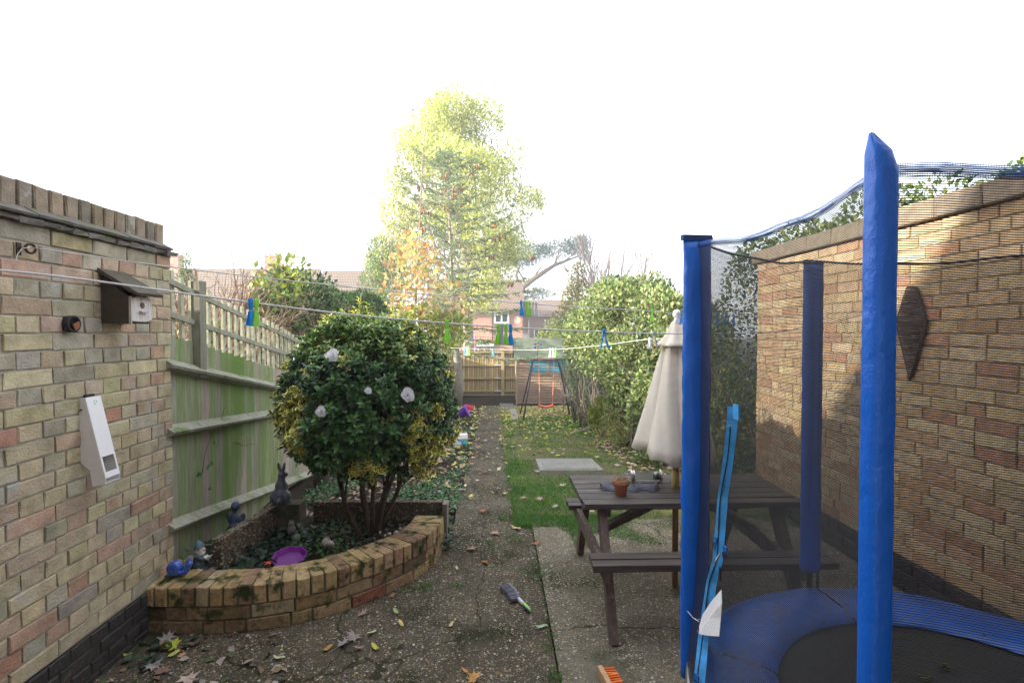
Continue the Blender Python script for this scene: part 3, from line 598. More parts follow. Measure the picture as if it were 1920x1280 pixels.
for k, a in enumerate(PA):
    top = (2.045, 1.995, 1.97, 1.98, 1.98, 1.98)[k]; c = tp(a, .905, 0)
    b = MB(); b.tube([(c.x, c.y, .04), (c.x, c.y, top-.06)], .014, 8); pole = b.build('pole', m_darkmetal, tr, True)
    wx, wy = WID[k]; n = 46; seg = 22; V = []
    ph = PI if k == 0 else 0
    for i in range(n):
        t = i/(n-1); z = TZ+.10-(.16 if k == 1 else .1)+(top-TZ-.0+.06)*t if False else (.50 if k == 2 else .33 if k == 1 else .30)+(top-(.50 if k == 2 else .33 if k == 1 else .30))*t
        d = top-z; sx, sy_, ox = wx, wy, 0
        if k == 0: q = min(1, d/.055); sx = .004+(wx-.004)*q**.7; sy_ = .003+(wy-.003)*q**.7; ox = -.022*(1-q)
        else: q = min(1, d/.10); sy_ = .006+(wy-.006)*q; sx = wx*(1+.10*(1-q))
        for j in range(seg):
            an = 2*PI*j/seg; cx, cy = math.cos(an), math.sin(an); e = .75
            x = math.copysign(abs(cx)**e, cx)*sx; y = math.copysign(abs(cy)**e, cy)*sy_
            wr = .0035*noise.noise((cx*1.5+k*9, cy*1.5, z*9))+.0045*noise.noise((cx*2.2+k*9+z*6, cy*2.2, z*17))*(1.4 if k == 1 else .2)+.003*noise.noise((cx*3+k*9, cy*3, z*30))*(1.6 if k != 0 else .2)+.0025*noise.noise((0, k, z*4))
            V.append((c.x+x*(1+wr*14)+ox+(.016 if k == 1 else 0), c.y+y*(1+wr*14), z+.006*noise.noise((cx*2, cy*2, k))*(i == 0 or i == n-1)))
    b = MB(); b.add(V, [(i*seg+j, i*seg+(j+1) % seg, (i+1)*seg+(j+1) % seg, (i+1)*seg+j) for i in range(n-1) for j in range(seg)]+[tuple(range(seg-1, -1, -1)), tuple((n-1)*seg+j for j in range(seg))])
    sl_ = b.build('foam_sleeve', m_pvc, pole, True)
    b = MB(); r_ = (Vector((TX, TY, 0))-c); r_.z = 0; r_.normalize()                      # velcro strip where the net is sewn on, on the inner side
    tn = Vector((1, 0, 0)); q = Vector((c.x+(wx+.004 if k < 3 else 0)+(.016 if k == 1 else 0), c.y+.012, 0))
    b.tube([(q.x+.002*math.sin(z*23), q.y, z) for z in lin(.38, top-.12, 30)], .0085, 6, flat=.7); b.build('net_strip', m_black, pole)
    if k in (1, 2):
        b = MB(); b.box((c.x+(.016 if k == 1 else 0), c.y-.0, top+.004), (wx*2.25, .016, .02), jit=.003); b.build('sleeve_hem', M('dark_blue_hem', (.01, .05, .2)), pole)
# net panels
nt_root = None
def panel(k, nu=30, nv=30):
    a, c = tp(PA[k], .885, 0), tp(PA[(k+1) % 6], .885, 0); n = (Vector((TX, TY, 0))-(a+c)/2); n.z = 0; n.normalize(); W_ = (c-a).length
    def P(u, v):
        sag = .035*math.sin(PI*u)**1.0; top = NETTOP-sag+.003*math.sin(u*17+k); bot = TZ+.012
        z = bot+(top-bot)*v; bulge = (.05*math.sin(PI*v)+.03*math.sin(PI*v*.5))*math.sin(PI*u)+.012*noise.noise((u*6+k*3, v*2, 0))*math.sin(PI*u)
        
        if v < .5:                                   # the lower edge is tied round the outside of the ring
            e = (1-v/.5)**2; an = PA[k]-u*PI/3; q = tp(an, .915, 0); m_ = a.lerp(c, u)+n*bulge; m_ = m_.lerp(q, e); return Vector((m_.x, m_.y, z-.10*e))
        return a.lerp(c, u)+n*bulge+Vector((0, 0, z))
    V = []; V = [P(i/nu, j/nv) for i in range(nu+1) for j in range(nv+1)]; F = []; U = []; H_ = NETTOP-TZ
    for i in range(nu):
        for j in range(nv):
            F.append((i*(nv+1)+j, (i+1)*(nv+1)+j, (i+1)*(nv+1)+j+1, i*(nv+1)+j+1)); U.append([(W_*x/nu, H_*y/nv) for x, y in ((i, j), (i+1, j), (i+1, j+1), (i, j+1))])
    b = MB(); b.add(V, F, uv=U); np_ = b.build('net_panel', m_net2 if k == 0 else m_net3 if k in (1, 2) else m_net, tr, True)
    V = []; F = []; U = []
    for i in range(nu+1):
        p = P(i/nu, 1); hw = (.012+.003*noise.noise((i*.35, k, 0))+(.003 if k == 5 else 0)) if k in (0, 5, 4) else .005
        V += [p+Vector((0, 0, hw)), p+n*.004+Vector((0, 0, 0)), p+Vector((0, 0, -hw)), p-n*.004]
    for i in range(nu):
        for j in range(4): F.append((i*4+j, i*4+(j+1) % 4, i*4+4+(j+1) % 4, i*4+4+j)); U.append([(W_*i/nu, j*.02), (W_*i/nu, j*.02+.02), (W_*(i+1)/nu, j*.02+.02), (W_*(i+1)/nu, j*.02)])
    b = MB(); b.add(V, F, uv=U); b.build('net_hem', m_hem, np_, True)
    if k in (1, 2):
        b = MB(); b.tube([P(i/nu, 1) for i in range(nu+1)], .0045, 6); b.build('hem_cord', m_black, np_, True)
    return P, a, c, n
PAN = [panel(k) for k in range(6)]
P01 = PAN[0]
def onpanel(u, v, lift=.006, u_extra=0):     # point of the door panel seen at this place of the photo
    a, c, n = P01[1], P01[2], P01[3]; d = ray(u, v); d = Vector(d); nn = n
    q = a+n*.045; t = (q-Vector(EYE)).dot(nn)/d.dot(nn)
    for _ in range(5):
        z = EYE[2]+d.z*t; e = max(0, 1-(z-TZ)/(NETTOP-TZ)/.5)**2; e = min(e, 1.1); q = a+n*(.045-.185*e-lift); t = (q-Vector(EYE)).dot(nn)/d.dot(nn)
    return Vector(EYE)+d*t
ZL = [(1381, 762), (1379, 800), (1372, 860), (1362, 930), (1357, 990), (1352, 1050), (1341, 1090), (1332, 1150), (1325, 1200), (1318, 1278), (1314, 1330)]
def ribbon(mb, pts, wd, col=(1, 1, 1), lift=Vector((0, 0, 0))):
    V = []; ax = ((P01[2]-P01[1]).normalized()*.6+Vector((-.8, 0, 0))).normalized()
    for i, p in enumerate(pts):
        V += [p+ax*wd/2+lift, p-ax*wd/2+lift]
    mb.add(V, [(2*i, 2*i+1, 2*i+3, 2*i+2) for i in range(len(pts)-1)])
def dens(L, k=6):
    out = []
    for (a, c) in zip(L[:-1], L[1:]): out += [(a[0]+(c[0]-a[0])*t/k, a[1]+(c[1]-a[1])*t/k) for t in range(k)]
    return out+[L[-1]]
ZP = [onpanel(u, v, .004+.001*math.sin(i)) for i, (u, v) in enumerate(dens(ZL))]
b = MB(); ribbon(b, [p-P01[3]*.012 for p in ZP], .034); zp = b.build('door_zip', m_webbing, tr); zp.modifiers.new('s', 'SOLIDIFY').thickness = .0025
nn_ = P01[3]; b = MB(); b.tube([p-nn_*.018+Vector((.003*math.sin(i*.35), 0, 0)) for i, p in enumerate(ZP[6:])], .0022, 5); b.build('zip_teeth', m_black, zp)
b = MB(); q = onpanel(1381, 772, .018); b.box(q, (.006, .034, .05), Matrix.Rotation(math.atan2(nn_.y, nn_.x), 3, 'Z')); b.build('zip_end_patch', m_webbing, zp)
for (u, v) in ((1341, 1012), (1360, 1030), (1306, 1270)):
    q = onpanel(u, v, .028); b = MB(); b.box(q+Vector((0, 0, .0)), (.006, .018, .022), Matrix.Rotation(math.atan2(nn_.y, nn_.x)+.2, 3, 'Z'), jit=.001); st = b.build('strap', M('blue_strap', (.01, .12, .45), rough=.7), tr)
    b = MB(); b.tube([q+Vector((0, -.010*math.sin(a), -.017+.013*math.cos(a)))-nn_*.006+Vector((0, -.004, 0)) for a in lin(0, 2*PI, 14)], .0018, 5, cap=False); b.build('ring', m_darkmetal, st, True)
q = onpanel(1347, 1045, .034); b = MB(); b.tube([q+Vector((-.012, -.01, -.012)), q+Vector((-.002, -.002, .0)), q+Vector((.012, .01, .012)), q+Vector((.006, 0, .016)), q+Vector((-.014, -.01, -.004)), q+Vector((-.018, -.014, -.012)), q+Vector((-.012, -.01, -.016))], .0022, 6); b.build('snap_hook', m_metal, tr, True)
q = onpanel(1350, 1075, .03); b = MB(); b.box(q, (.004, .012, .045), Matrix.Rotation(.1, 3, 'X')); b.build('zip_puller', m_black, tr)
# white cloth label hanging from the door
LP = [(1352, 1105), (1335, 1125), (1318, 1150), (1311, 1172), (1311, 1188), (1330, 1191), (1348, 1192), (1351, 1160), (1353, 1130)]
LV = [onpanel(u, v, .040+.006*math.sin(i*1.7)) for i, (u, v) in enumerate(LP)]; cen = sum(LV, Vector())/len(LV)-nn_*.006
b = MB(); b.add(LV+[cen], [(i, (i+1) % len(LV), len(LV)) for i in range(len(LV))]); o = b.build('cloth_tag', m_whitecloth, tr); o.modifiers.new('s', 'SOLIDIFY').thickness = .002
b = MB()
for (u0, v0, u1, v1) in ((1311, 1165, 1289, 1145), (1312, 1160, 1302, 1158), (1311, 1186, 1308, 1180)): b.tube([onpanel(u0, v0, .045), onpanel((u0+u1)/2, (v0+v1)/2+3, .05), onpanel(u1, v1, .055)], .0008, 4)
b.build('loose_thread', m_white, tr)
# little clumps of moss on mat and pad
for i, (u, v, s_) in enumerate(((1773, 1250, .016), (1735, 1272, .015), (1545, 1166, .008), (1612, 1245, .010), (1462, 1268, .010), (1845, 1190, .005))):
    p = atz(u, v, TZ+.0 if i in (0, 1, 3, 4) else TZ+.03); b = MB()
    for k in range(9): b.ball((p[0]+R.uniform(-1, 1)*s_, p[1]+R.uniform(-1, 1)*s_, p[2]+R.uniform(0, .4)*s_), s_*R.uniform(.3, .6), seg=6, rings=4)
    o = b.build('moss_clump', M('dark_moss', (.04, .05, .015))); tag(o, ['largest dark moss clump on the black jumping mat', 'lower moss clump on the black mat near the front pole', 'small moss speck on the blue pad behind the front pole', 'moss speck on the black mat left of the front pole', 'moss clump at the left edge of the jumping mat', 'tiny dark speck on the right part of the blue pad'][i], 'moss', 'moss clumps on the trampoline')

# ---------------------------------------------------------------- things on the garage wall
wo = empty('wicker_wall_ornament', (2.55, 3.07, 1.64), 'dark diamond shaped woven wicker ornament hanging on the garage wall', 'wall ornament')
b = MB(); HX = 2.535; yc, zc = 3.065, 1.64
def dia(z): return .03+.08*(1-(z-.06)/.22) if z > .06 else .11*max(.04, (z+.28)/.34)
z = -.275
while z < .27:
    w_ = dia(z); b.tube([(HX+.012-.045*math.sin(PI*i/8)*w_/.10, yc-w_+2*w_*i/8, zc+z+.012*math.sin(i*PI*.5+z*90)*.3) for i in range(9)], .006, 5, R.choice([(.07, .05, .045), (.11, .08, .07), (.16, .12, .10)])); z += .0105
b.build('weave', m_vm, wo, True)
b = MB(); b.tube([(HX+.01, yc+.03, zc+.275), (HX+.01, yc-.03, zc+.275), (HX+.01, yc-.112, zc+.06), (HX+.01, yc, zc-.29), (HX+.01, yc+.112, zc+.06), (HX+.01, yc+.03, zc+.275)], .009, 6, (.06, .045, .04)); b.build('rim', m_vm, wo, True)

# ---------------------------------------------------------------- things on the outbuilding wall
WX = -1.9
bx = empty('bird_box', (-1.83, 2.58, 1.69), 'weathered wooden bird box with pale front on the outbuilding wall', 'bird box')
y0, y1, zb, zt = 2.52, 2.67, 1.685, 1.90; fxx = -1.765
b = MB(); b.prism([(WX+.006, y0, zb), (fxx, y0, zb), (fxx, y0, zt-.085), (WX+.006, y0, zt+.02)], (0, 0, 0), (0, .014, 0), (.052, .042, .028)); b.prism([(WX+.006, y1-.014, zb), (fxx, y1-.014, zb), (fxx, y1-.014, zt-.085), (WX+.006, y1-.014, zt+.02)], (0, 0, 0), (0, .014, 0), (.08, .075, .055)); b.box(((WX+fxx)/2, (y0+y1)/2, zb+.008), (.12, .12, .012), col=(.1, .09, .07)); b.build('side', m_vm, bx)
b = MB(); hc = ((y0+y1)/2+.004, zt-.125); hr = .017; zf = zt-.083
ring = [(hc[0]+hr*math.cos(2*PI*k/16), hc[1]+hr*math.sin(2*PI*k/16)) for k in range(16)]; rect = []
for yv, zv in ring:
    dy, dz = yv-hc[0], zv-hc[1]; s_ = min(((y1-.002-hc[0]) if dy > 0 else (hc[0]-y0-.002))/max(abs(dy), 1e-6), ((zf-hc[1]) if dz > 0 else (hc[1]-zb-.01))/max(abs(dz), 1e-6)); rect.append((hc[0]+dy*s_, hc[1]+dz*s_))
V = [(fxx+.012, y_, z_) for y_, z_ in ring]+[(fxx+.012, y_, z_) for y_, z_ in rect]+[(fxx-.004, y_, z_) for y_, z_ in ring]
b.add(V, [(k, (k+1) % 16, 16+(k+1) % 16, 16+k) for k in range(16)]+[(k, 32+k, 32+(k+1) % 16, (k+1) % 16) for k in range(16)], (.62, .57, .55))
b.prism([(fxx, y0+.001, zb-.004), (fxx+.0118, y0+.001, zb-.004), (fxx+.0118, y0+.001, zf), (fxx, y0+.001, zf)], (0, 0, 0), (0, .006, 0), (.5, .45, .4))
b.box((fxx+.02, hc[0], hc[1]-.032), (.016, .05, .009), col=(.5, .45, .43)); b.build('front', M('bleached_board', vcol=True, rough=.85, var=.25, vscale=30, stretch=(3, 3, .6), bump=.4, moss=(.16, .075, .04), mscale=9, mthr=.60), bx)
b = MB(); b.box((fxx-.012, hc[0], hc[1]), (.01, .1, .08), col=(.25, .15, .1)); b.build('inner_board', m_vm, bx)
b = MB(); b.bar((WX+.004, (y0+y1)/2, zt+.042), (fxx+.055, (y0+y1)/2, zt-.075), .19, .014, jit=.002); rf = b.build('roof', M('mossy_dark_board', (.065, .055, .038), (.11, .095, .07), 12, .9, .6, 50), bx)
for t in (.35, .75):
    b = MB(); b.tube([(WX+.05+t*.11, y0+.05+k*.012, zt+.012-t*.09+.006*math.sin(k)) for k in range(6)], .006, 5, col=(.10, .14, .03)); b.build('moss', m_vm, rf)
# bag dispenser
bd = empty('bag_dispenser', (-1.88, 2.42, 1.2), 'white plastic carrier bag dispenser screwed to the outbuilding wall', 'bag dispenser')
ya, yb = 2.385, 2.475; ZT, ZB = 1.345, .96
mw = m_white
prof_ = [(0, ZT), (.030, ZT), (.115, ZB+.015), (.112, ZB-.012), (.055, ZB-.022), (.045, ZB+.055), (.005, ZB+.085)]
for yy in (ya, yb-.003):
    b = MB(); b.prism([(WX+x, yy+(.0 if yy == ya else 0), z) for x, z in prof_], (0, 0, 0), (0, .003, 0)); b.build('side_panel', mw, bd)
def fr(t): return (WX+.030+.085*t+.0005, ZT-(ZT-ZB-.015)*t)
b = MB()
for t0, t1, p, q in ((0, .74, ya+.003, yb-.003), (.74, .93, ya+.003, ya+.010), (.74, .93, yb-.010, yb-.003), (.93, 1.0, ya+.003, yb-.003)):
    (xa, za), (xb, zb_) = fr(t0), fr(t1); b.prism([(xa, p, za), (xb, p, zb_), (xb-.003, p, zb_), (xa-.003, p, za)], (0, 0, 0), (0, q-p, 0))
b.prism([(WX+.055, ya+.003, ZB-.02), (WX+.112, ya+.003, ZB-.011), (WX+.112, ya+.003, ZB-.008), (WX+.055, ya+.003, ZB-.017)], (0, 0, 0), (0, yb-ya-.006, 0)); b.build('front_panel', mw, bd)
b = MB(); b.box((WX+.004, (ya+yb)/2, ZT+.005), (.03, .05, .012), col=(.02, .02, .02)); b.ball((WX+.012, ya-.003, ZT-.055), .005, (.03, .03, .03)); b.build('fixing', m_vc, bd)
b = MB(); xg, zg = fr(.07)
for k in range(3):
    a = k*2*PI/3; b.tube([(xg+.004+.000*math.cos(a), (ya+yb)/2+.008*math.cos(a+j*.25), zg+.008*math.sin(a+j*.25)) for j in range(5)], .0014, 4, (.05, .45, .15))
b.build('recycling_mark', m_vc, bd)
# round iron cap
p = aty(146, 607, 2.32); b = MB(); rX = Matrix.Rotation(PI/2, 3, 'Y')
o = empty('round_wall_cap', (-1.88, 2.33, 1.68), 'small round black cap with rusty edge on the outbuilding wall', 'wall cap')
b.lathe([(0, 0), (.036, 0), (.038, .03), (.030, .032), (.028, .012), (0, .010)], (WX+.002, 2.33, 1.68), 20, (.02, .018, .018), rot=rX); b.build('rim', m_vm, o, True)
b = MB(); b.box((WX+.03, 2.345, 1.672), (.006, .035, .03), Matrix.Rotation(.4, 3, 'X'), (.25, .10, .05)); b.build('rusty_plate', m_vm, o)
# line hook
hk = empty('wall_hook', (-1.89, 2.13, 1.98), 'black iron ring hook holding the washing line on the outbuilding wall', 'hook')
b = MB(); b.tube([(WX-.0, 2.10, 1.975), (WX+.03, 2.10, 1.978)], .005, 6); b.box((WX+.004, 2.10, 1.975), (.008, .02, .05)); b.build('bracket', m_rust, hk)
b = MB(); b.tube([(WX+.03+.004*math.cos(a), 2.125+.018*math.cos(a), 1.98+.018*math.sin(a)) for a in lin(0, 2*PI, 18)], .005, 6, cap=False); b.build('ring', m_rust, hk, True)
b = MB(); b.tube([(WX+.03, 2.12, 1.985), (WX+.028, 2.09, 1.975), (WX+.024, 2.075, 1.95), (WX+.022, 2.07, 1.925)], .0018, 6); b.build('cord_end', m_rope, hk)
# ---------------------------------------------------------------- washing lines and pegs
def rope_pts(C, n=60):
    C = [Vector(c) for c in C]; out = []
    for i in range(len(C)-1):
        p0, p1, p2, p3 = C[max(i-1, 0)], C[i], C[i+1], C[min(i+2, len(C)-1)]
        for k in range(n//(len(C)-1)):
            t = k/(n//(len(C)-1)); out.append(.5*((2*p1)+(p2-p0)*t+(2*p0-5*p1+4*p2-p3)*t*t+(3*p1-p0-3*p2+p3)*t**3))
    return out+[C[-1]]
def rp_(L): return [Vector(aty(u, v, Y)) for u, v, Y in L]
LINES = {
 'near': rp_([(-60, 501, 1.16), (150, 523, 1.26), (470, 567, 1.45), (700, 594, 1.62), (940, 613, 1.85), (1130, 622, 2.05), (1270, 625, 2.25)])+[Vector((1.5, 2.55, 1.655)), Vector((2.56, 3.25, 1.80))],
 'hook': [Vector((-1.87, 2.13, 1.985))]+rp_([(317, 500, 2.25), (600, 532, 2.40), (990, 569, 2.62), (1225, 583, 2.92), (1285, 588, 3.0)])+[Vector((2.56, 3.75, 1.74))],
 'far': rp_([(845, 652, 4.9), (930, 655, 4.7), (1035, 655, 4.3), (1130, 647, 3.8), (1228, 635, 3.45)])+[Vector((1.5, 3.2, 1.60)), Vector((2.56, 3.0, 1.62))]}
RL = {}
for k, lab in (('near', 'lowest nearest white washing line crossing in front of the bird box'), ('hook', 'white washing line tied to the iron hook on the outbuilding wall'), ('far', 'thin far washing line that rises from the round bush to the parasol')):
    P = rope_pts(LINES[k]); RL[k] = P; b = MB(); b.tube(P, {'near': .0026, 'hook': .0024, 'far': .0016}[k], 6); o = b.build('washing_line', m_rope, None, True); tag(o, lab, 'washing line', 'washing lines over the patio')
def proj(p):
    cp, sp, cy, sy = math.cos(PIT), math.sin(PIT), math.cos(YAW), math.sin(YAW)
    f = np.array([sy*cp, cy*cp, -sp]); r = np.array([cy, -sy, 0]); q = np.array(p)-EYE; return 960+FPX*(q@r)/(q@f)
def on_rope(k, u):
    P = RL[k]; U = [proj(p) for p in P]
    for i in range(len(P)-1):
        if (U[i]-u)*(U[i+1]-u) <= 0 and U[i] != U[i+1]: return P[i].lerp(P[i+1], (u-U[i])/(U[i+1]-U[i])), (P[i+1]-P[i]).normalized()
PC = {'blue': (.02, .44, .92), 'lime': (.46, .90, .14), 'grey': (.62, .66, .70), 'white': (.82, .84, .88), 'turquoise': (.3, .72, .78)}
mpeg = {k: M(k+'_peg_plastic', c, rough=.4, var=.04, trans=.4) for k, c in PC.items()}
def peg(k, u, colr, lab, turn=.0, L=.078, open_=.0):
    p, t = on_rope(k, u); a = math.atan2(t.y, t.x)+turn; lab_ = lab
    root = empty('clothes_peg', (0, 0, 0), lab_, 'clothes peg', 'clothes pegs on the washing lines')
    for s_ in (-1, 1):
        b = MB(); V = []; sec = [(-.012, .0035), (-.008, .0060), (0, .0068), (.008, .0056), (.020, .0048), (.034, .0066), (.050, .0088), (.060, .0102), (.066, .0090)]
        for z, hw in sec:
            yb_ = s_*(.0008+(max(0, z-.02)*.13)+open_*max(0, z)); th = .0034*s_ if z > -.01 else .002*s_
            for x, yy in ((-hw, yb_), (hw, yb_), (hw*.75, yb_+th), (-hw*.75, yb_+th)): V.append((x, yy, -z))
        n = len(sec); b.add(V, [(i*4+j, i*4+(j+1) % 4, i*4+4+(j+1) % 4, i*4+4+j) for i in range(n-1) for j in range(4)]+[(3, 2, 1, 0), tuple((n-1)*4+j for j in range(4))])
        b.build('peg_half', mpeg[colr], root)
    b = MB(); b.tube([(.0075*math.cos(q), .0048*math.sin(q), -.024) for q in lin(0, 2*PI, 12)], .0009, 4, cap=False); b.build('spring', m_steel, root)
    root.location = p+Vector((0, 0, .001)); root.rotation_euler = (R.uniform(-.08, .08), R.uniform(-.06, .06), a)
PEGS = [('near', 470, 'blue', 'blue peg at the left, over the slatted trellis', .5), ('near', 481, 'lime', 'lime peg beside the blue one over the trellis', .2),
 ('near', 838, 'lime', 'single lime peg above the right side of the round bush', .1), ('near', 934, 'lime', 'leftmost lime peg of the four in front of the red brick house', .3),
 ('near', 941, 'grey', 'translucent grey peg between two lime pegs', .1), ('near', 948, 'lime', 'lime peg next to the blue peg in the group of four', 0), ('near', 957, 'blue', 'blue peg at the right end of the group of four above the end fence', .2),
 ('near', 1132, 'blue', 'single blue peg in front of the ivy mound', 1.2), ('near', 1227, 'grey', 'grey peg hanging open just left of the parasol', 1.0),
 ('hook', 977, 'blue', 'blue peg at the left end of the upper group by the house window', .2), ('hook', 983, 'grey', 'grey peg touching the blue peg in the upper group', 0), ('hook', 988, 'lime', 'left lime peg of the pair in the upper group', .1),
 ('hook', 993, 'lime', 'right lime peg of the pair in the upper group', -.2), ('hook', 999, 'white', 'white peg left of the last in the upper group', .1), ('hook', 1005, 'white', 'white peg at the right end of the upper group', 0),
 ('hook', 1223, 'lime', 'lime peg left of the parasol finial', .4), ('hook', 1271, 'white', 'white peg beside the parasol finial', .2), ('hook', 1277, 'blue', 'blue peg beside the tall blue pole', .3),
 ('far', 871, 'turquoise', 'pale turquoise peg on the far line at the end fence top', .1), ('far', 876, 'white', 'pale white peg on the far line between turquoise and lime', 0), ('far', 880, 'lime', 'small lime peg on the far line at the end fence top', .2),
 ('far', 924, 'turquoise', 'small light blue peg on the far line beside the fence post', 1.2), ('far', 1032, 'white', 'white peg on the far line in front of the shed roof', .1), ('far', 1037, 'white', 'second white peg on the far line in front of the shed roof', .2), ('far', 1042, 'lime', 'lime peg on the far line at the shed roof', 0),
 ('far', 1218, 'white', 'white peg splayed open on the far line by the parasol', 1.1), ('hook', 1345, 'blue', 'blue peg behind the net nearest the padded pole', .2), ('hook', 1360, 'blue', 'middle blue peg seen through the net', .2), ('hook', 1376, 'blue', 'right blue peg seen through the net', .2)]
for k, u, c, lab, tn_ in PEGS: peg(k, u, c, lab, tn_, open_=.12 if tn_ >= 1 else 0)

# ---------------------------------------------------------------- raised bed
bed = empty('raised_brick_bed', (-1.1, 3.3, 0), 'curved raised bed of yellow bricks with brick on edge top holding the round bush', 'raised bed')
OUT = rope_pts([(-1.93, 2.82, 0), (-1.65, 2.805, 0), (-1.40, 2.815, 0), (-1.18, 2.865, 0), (-1.0, 2.945, 0), (-.86, 3.045, 0), (-.71, 3.18, 0), (-.575, 3.33, 0), (-.475, 3.50, 0), (-.42, 3.66, 0), (-.40, 3.88, 0)], 300)
cum = [0]
for i in range(1, len(OUT)): cum.append(cum[-1]+(OUT[i]-OUT[i-1]).length)
def along(s):
    i = min(max(np.searchsorted(cum, s)-1, 0), len(OUT)-2); t = (s-cum[i])/(cum[i+1]-cum[i]); p = OUT[i].lerp(OUT[i+1], t); a, c = OUT[max(i-6, 0)], OUT[min(i+7, len(OUT)-1)]
    d = (c-a).normalized(); return p, d, Vector((d.y, -d.x, 0))        # outward normal
YB = [(.36, .26, .135), (.39, .28, .15), (.31, .22, .13), (.27, .175, .11), (.22, .14, .095), (.19, .10, .07), (.24, .10, .07), (.42, .34, .22), (.13, .10, .07)]
YW = [.22, .2, .15, .1, .08, .07, .03, .07, .08]
b = MB(); row = 0
for zc_, hh in ((.035, .068), (.112, .068)):
    s = -.09 if row else .0
    while s < cum[-1]-.02:
        ln = R.choice((.215, .215, .1025)); m_ = min(max(s+ln/2, .02), cum[-1]-.02)
        if s+ln > cum[-1]+.04: ln = cum[-1]+.01-s; m_ = s+ln/2
        if ln < .04: break
        p, d, n = along(m_); rot = Matrix((-d, n, Vector((0, 0, 1)))).transposed(); k = .75 if row == 0 and R.random() < .6 else 1
        c = pick(YB, YW, .15)
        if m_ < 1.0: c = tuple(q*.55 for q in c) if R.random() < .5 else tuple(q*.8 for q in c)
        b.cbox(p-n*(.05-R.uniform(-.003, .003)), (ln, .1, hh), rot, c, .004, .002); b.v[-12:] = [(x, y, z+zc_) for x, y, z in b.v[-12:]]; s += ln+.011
    row += 1
s = .035
while s < cum[-1]-.02:                                # rowlock coping
    p, d, n = along(s); rot = Matrix((-d, n, Vector((0, 0, 1)))).transposed(); tl = Matrix.Rotation(R.uniform(-.02, .02), 3, 'X')
    b.cbox(p-n*(.104-.006-R.uniform(-.004, .004))+Vector((0, 0, .207+R.uniform(-.002, .002))), (.064, .215, .104), rot @ tl, pick(YB[:5]+[YB[7]], [.3, .3, .15, .1, .08, .1], .14), .005, .002); s += .0745
b.build('wall', m_brick3, bed)
b = MB(); V = []; ss = lin(0.0, cum[-1]-.006, 70)
for s in ss:
    p, d, n = along(s); V += [p-n*.007+Vector((0, 0, -.02)), p-n*.007+Vector((0, 0, .250)), p-n*.20+Vector((0, 0, .250)), p-n*.20+Vector((0, 0, -.02))]
b.add(V, [(i*4+j, i*4+(j+1) % 4, i*4+4+(j+1) % 4, i*4+4+j) for i in range(69) for j in range(4)]+[(3, 2, 1, 0), (276, 277, 278, 279)]); b.build('mortar_joints', m_mortar3, bed)
INN = [along(s)[0]-along(s)[2]*.19 for s in lin(.02, cum[-1]-.02, 50)]
b = MB(); V = [Vector((-1.15, 3.55, .165))]; nn = 26
for i, p in enumerate(INN):
    q = Vector((min(max(p.x, -1.93), -.55)-.0, 4.02, 0))
    for j in range(nn):
        t = j/(nn-1); x = p.x+(q.x-p.x)*t; y = p.y+(q.y-p.y)*t; V.append(Vector((x, y, .165+.028*noise.noise((x*7, y*7, 0))+.012*noise.noise((x*21, y*21, 0))+(.03 if x < -1.6 else 0))))
b.add(V[1:], [(i*nn+j, (i+1)*nn+j, (i+1)*nn+j+1, i*nn+j+1) for i in range(len(INN)-1) for j in range(nn-1)]); b.build('soil', m_soil, bed, True)
# pebbledash kerbs
def icos(mb, c, r, col):
    rot = Matrix.Rotation(R.random()*6, 3, 'Z') @ Matrix.Rotation(R.random()*2, 3, 'X'); mb.ball(c, (r*R.uniform(.7, 1.3), r*R.uniform(.6, 1), r*R.uniform(.5, .8)), col, rot=rot, seg=6, rings=4)
PEB = [(.22, .18, .13), (.30, .24, .18), (.15, .13, .11), (.30, .27, .22), (.18, .12, .08), (.10, .09, .08), (.22, .17, .11)]
def kerb(name, a, c, h0, h1, th, lab, n=900):
    a, c = Vector(a), Vector(c); d = (c-a); L = d.length; d.normalize(); nrm = Vector((d.y, -d.x, 0)); o = empty(name, tuple((a+c)/2), lab, 'kerb')
    b = MB(); b.bar(a+Vector((0, 0, (h0+h1)/2)), c+Vector((0, 0, (h0+h1)/2)), th, h1-h0, jit=.003); b.build('concrete', m_cement, o)
    b = MB()
    for _ in range(n):
        s = R.uniform(0, L); k = R.random()
        if k < .42: p = a+d*s+nrm*R.uniform(-th/2, th/2)+Vector((0, 0, h1))
        elif k < .95: p = a+d*s+nrm*(th/2)*1+Vector((0, 0, R.uniform(h0, h1)))
        else: p = a+nrm*R.uniform(-th/2, th/2)+Vector((0, 0, R.uniform(h0, h1)))
        icos(b, p, R.uniform(.005, .010), pick(PEB, [1]*7, .2))
    b.build('pebbles', m_stone, o, True); return o
kerb('pebble_kerb', (-1.69, 3.13, 0), (-1.62, 3.72, 0), .14, .385, .055, 'short pebble faced kerb running from the bed wall to the rabbit statue')
kerb('pebble_kerb', (-1.42, 4.03, 0), (-.42, 4.00, 0), .08, .315, .05, 'long pebble topped kerb along the back of the raised bed', 1100)
b = MB(); b.box((-1.545, 3.80, .27), (.24, .13, .235), jit=.006); b.build('stone_block', m_cement); o = bpy.data.objects['stone_block']; tag(o, 'dark mossy concrete block under the rabbit statue', 'block')
b = MB(); b.box((-.392, 3.965, .155), (.035, .12, .33), jit=.003); o = b.build('kerb_post', M('grey_wood', (.17, .14, .11), (.26, .22, .18), 9, .85, .4, 50)); tag(o, 'short upright grey board at the right end of the back kerb', 'post')

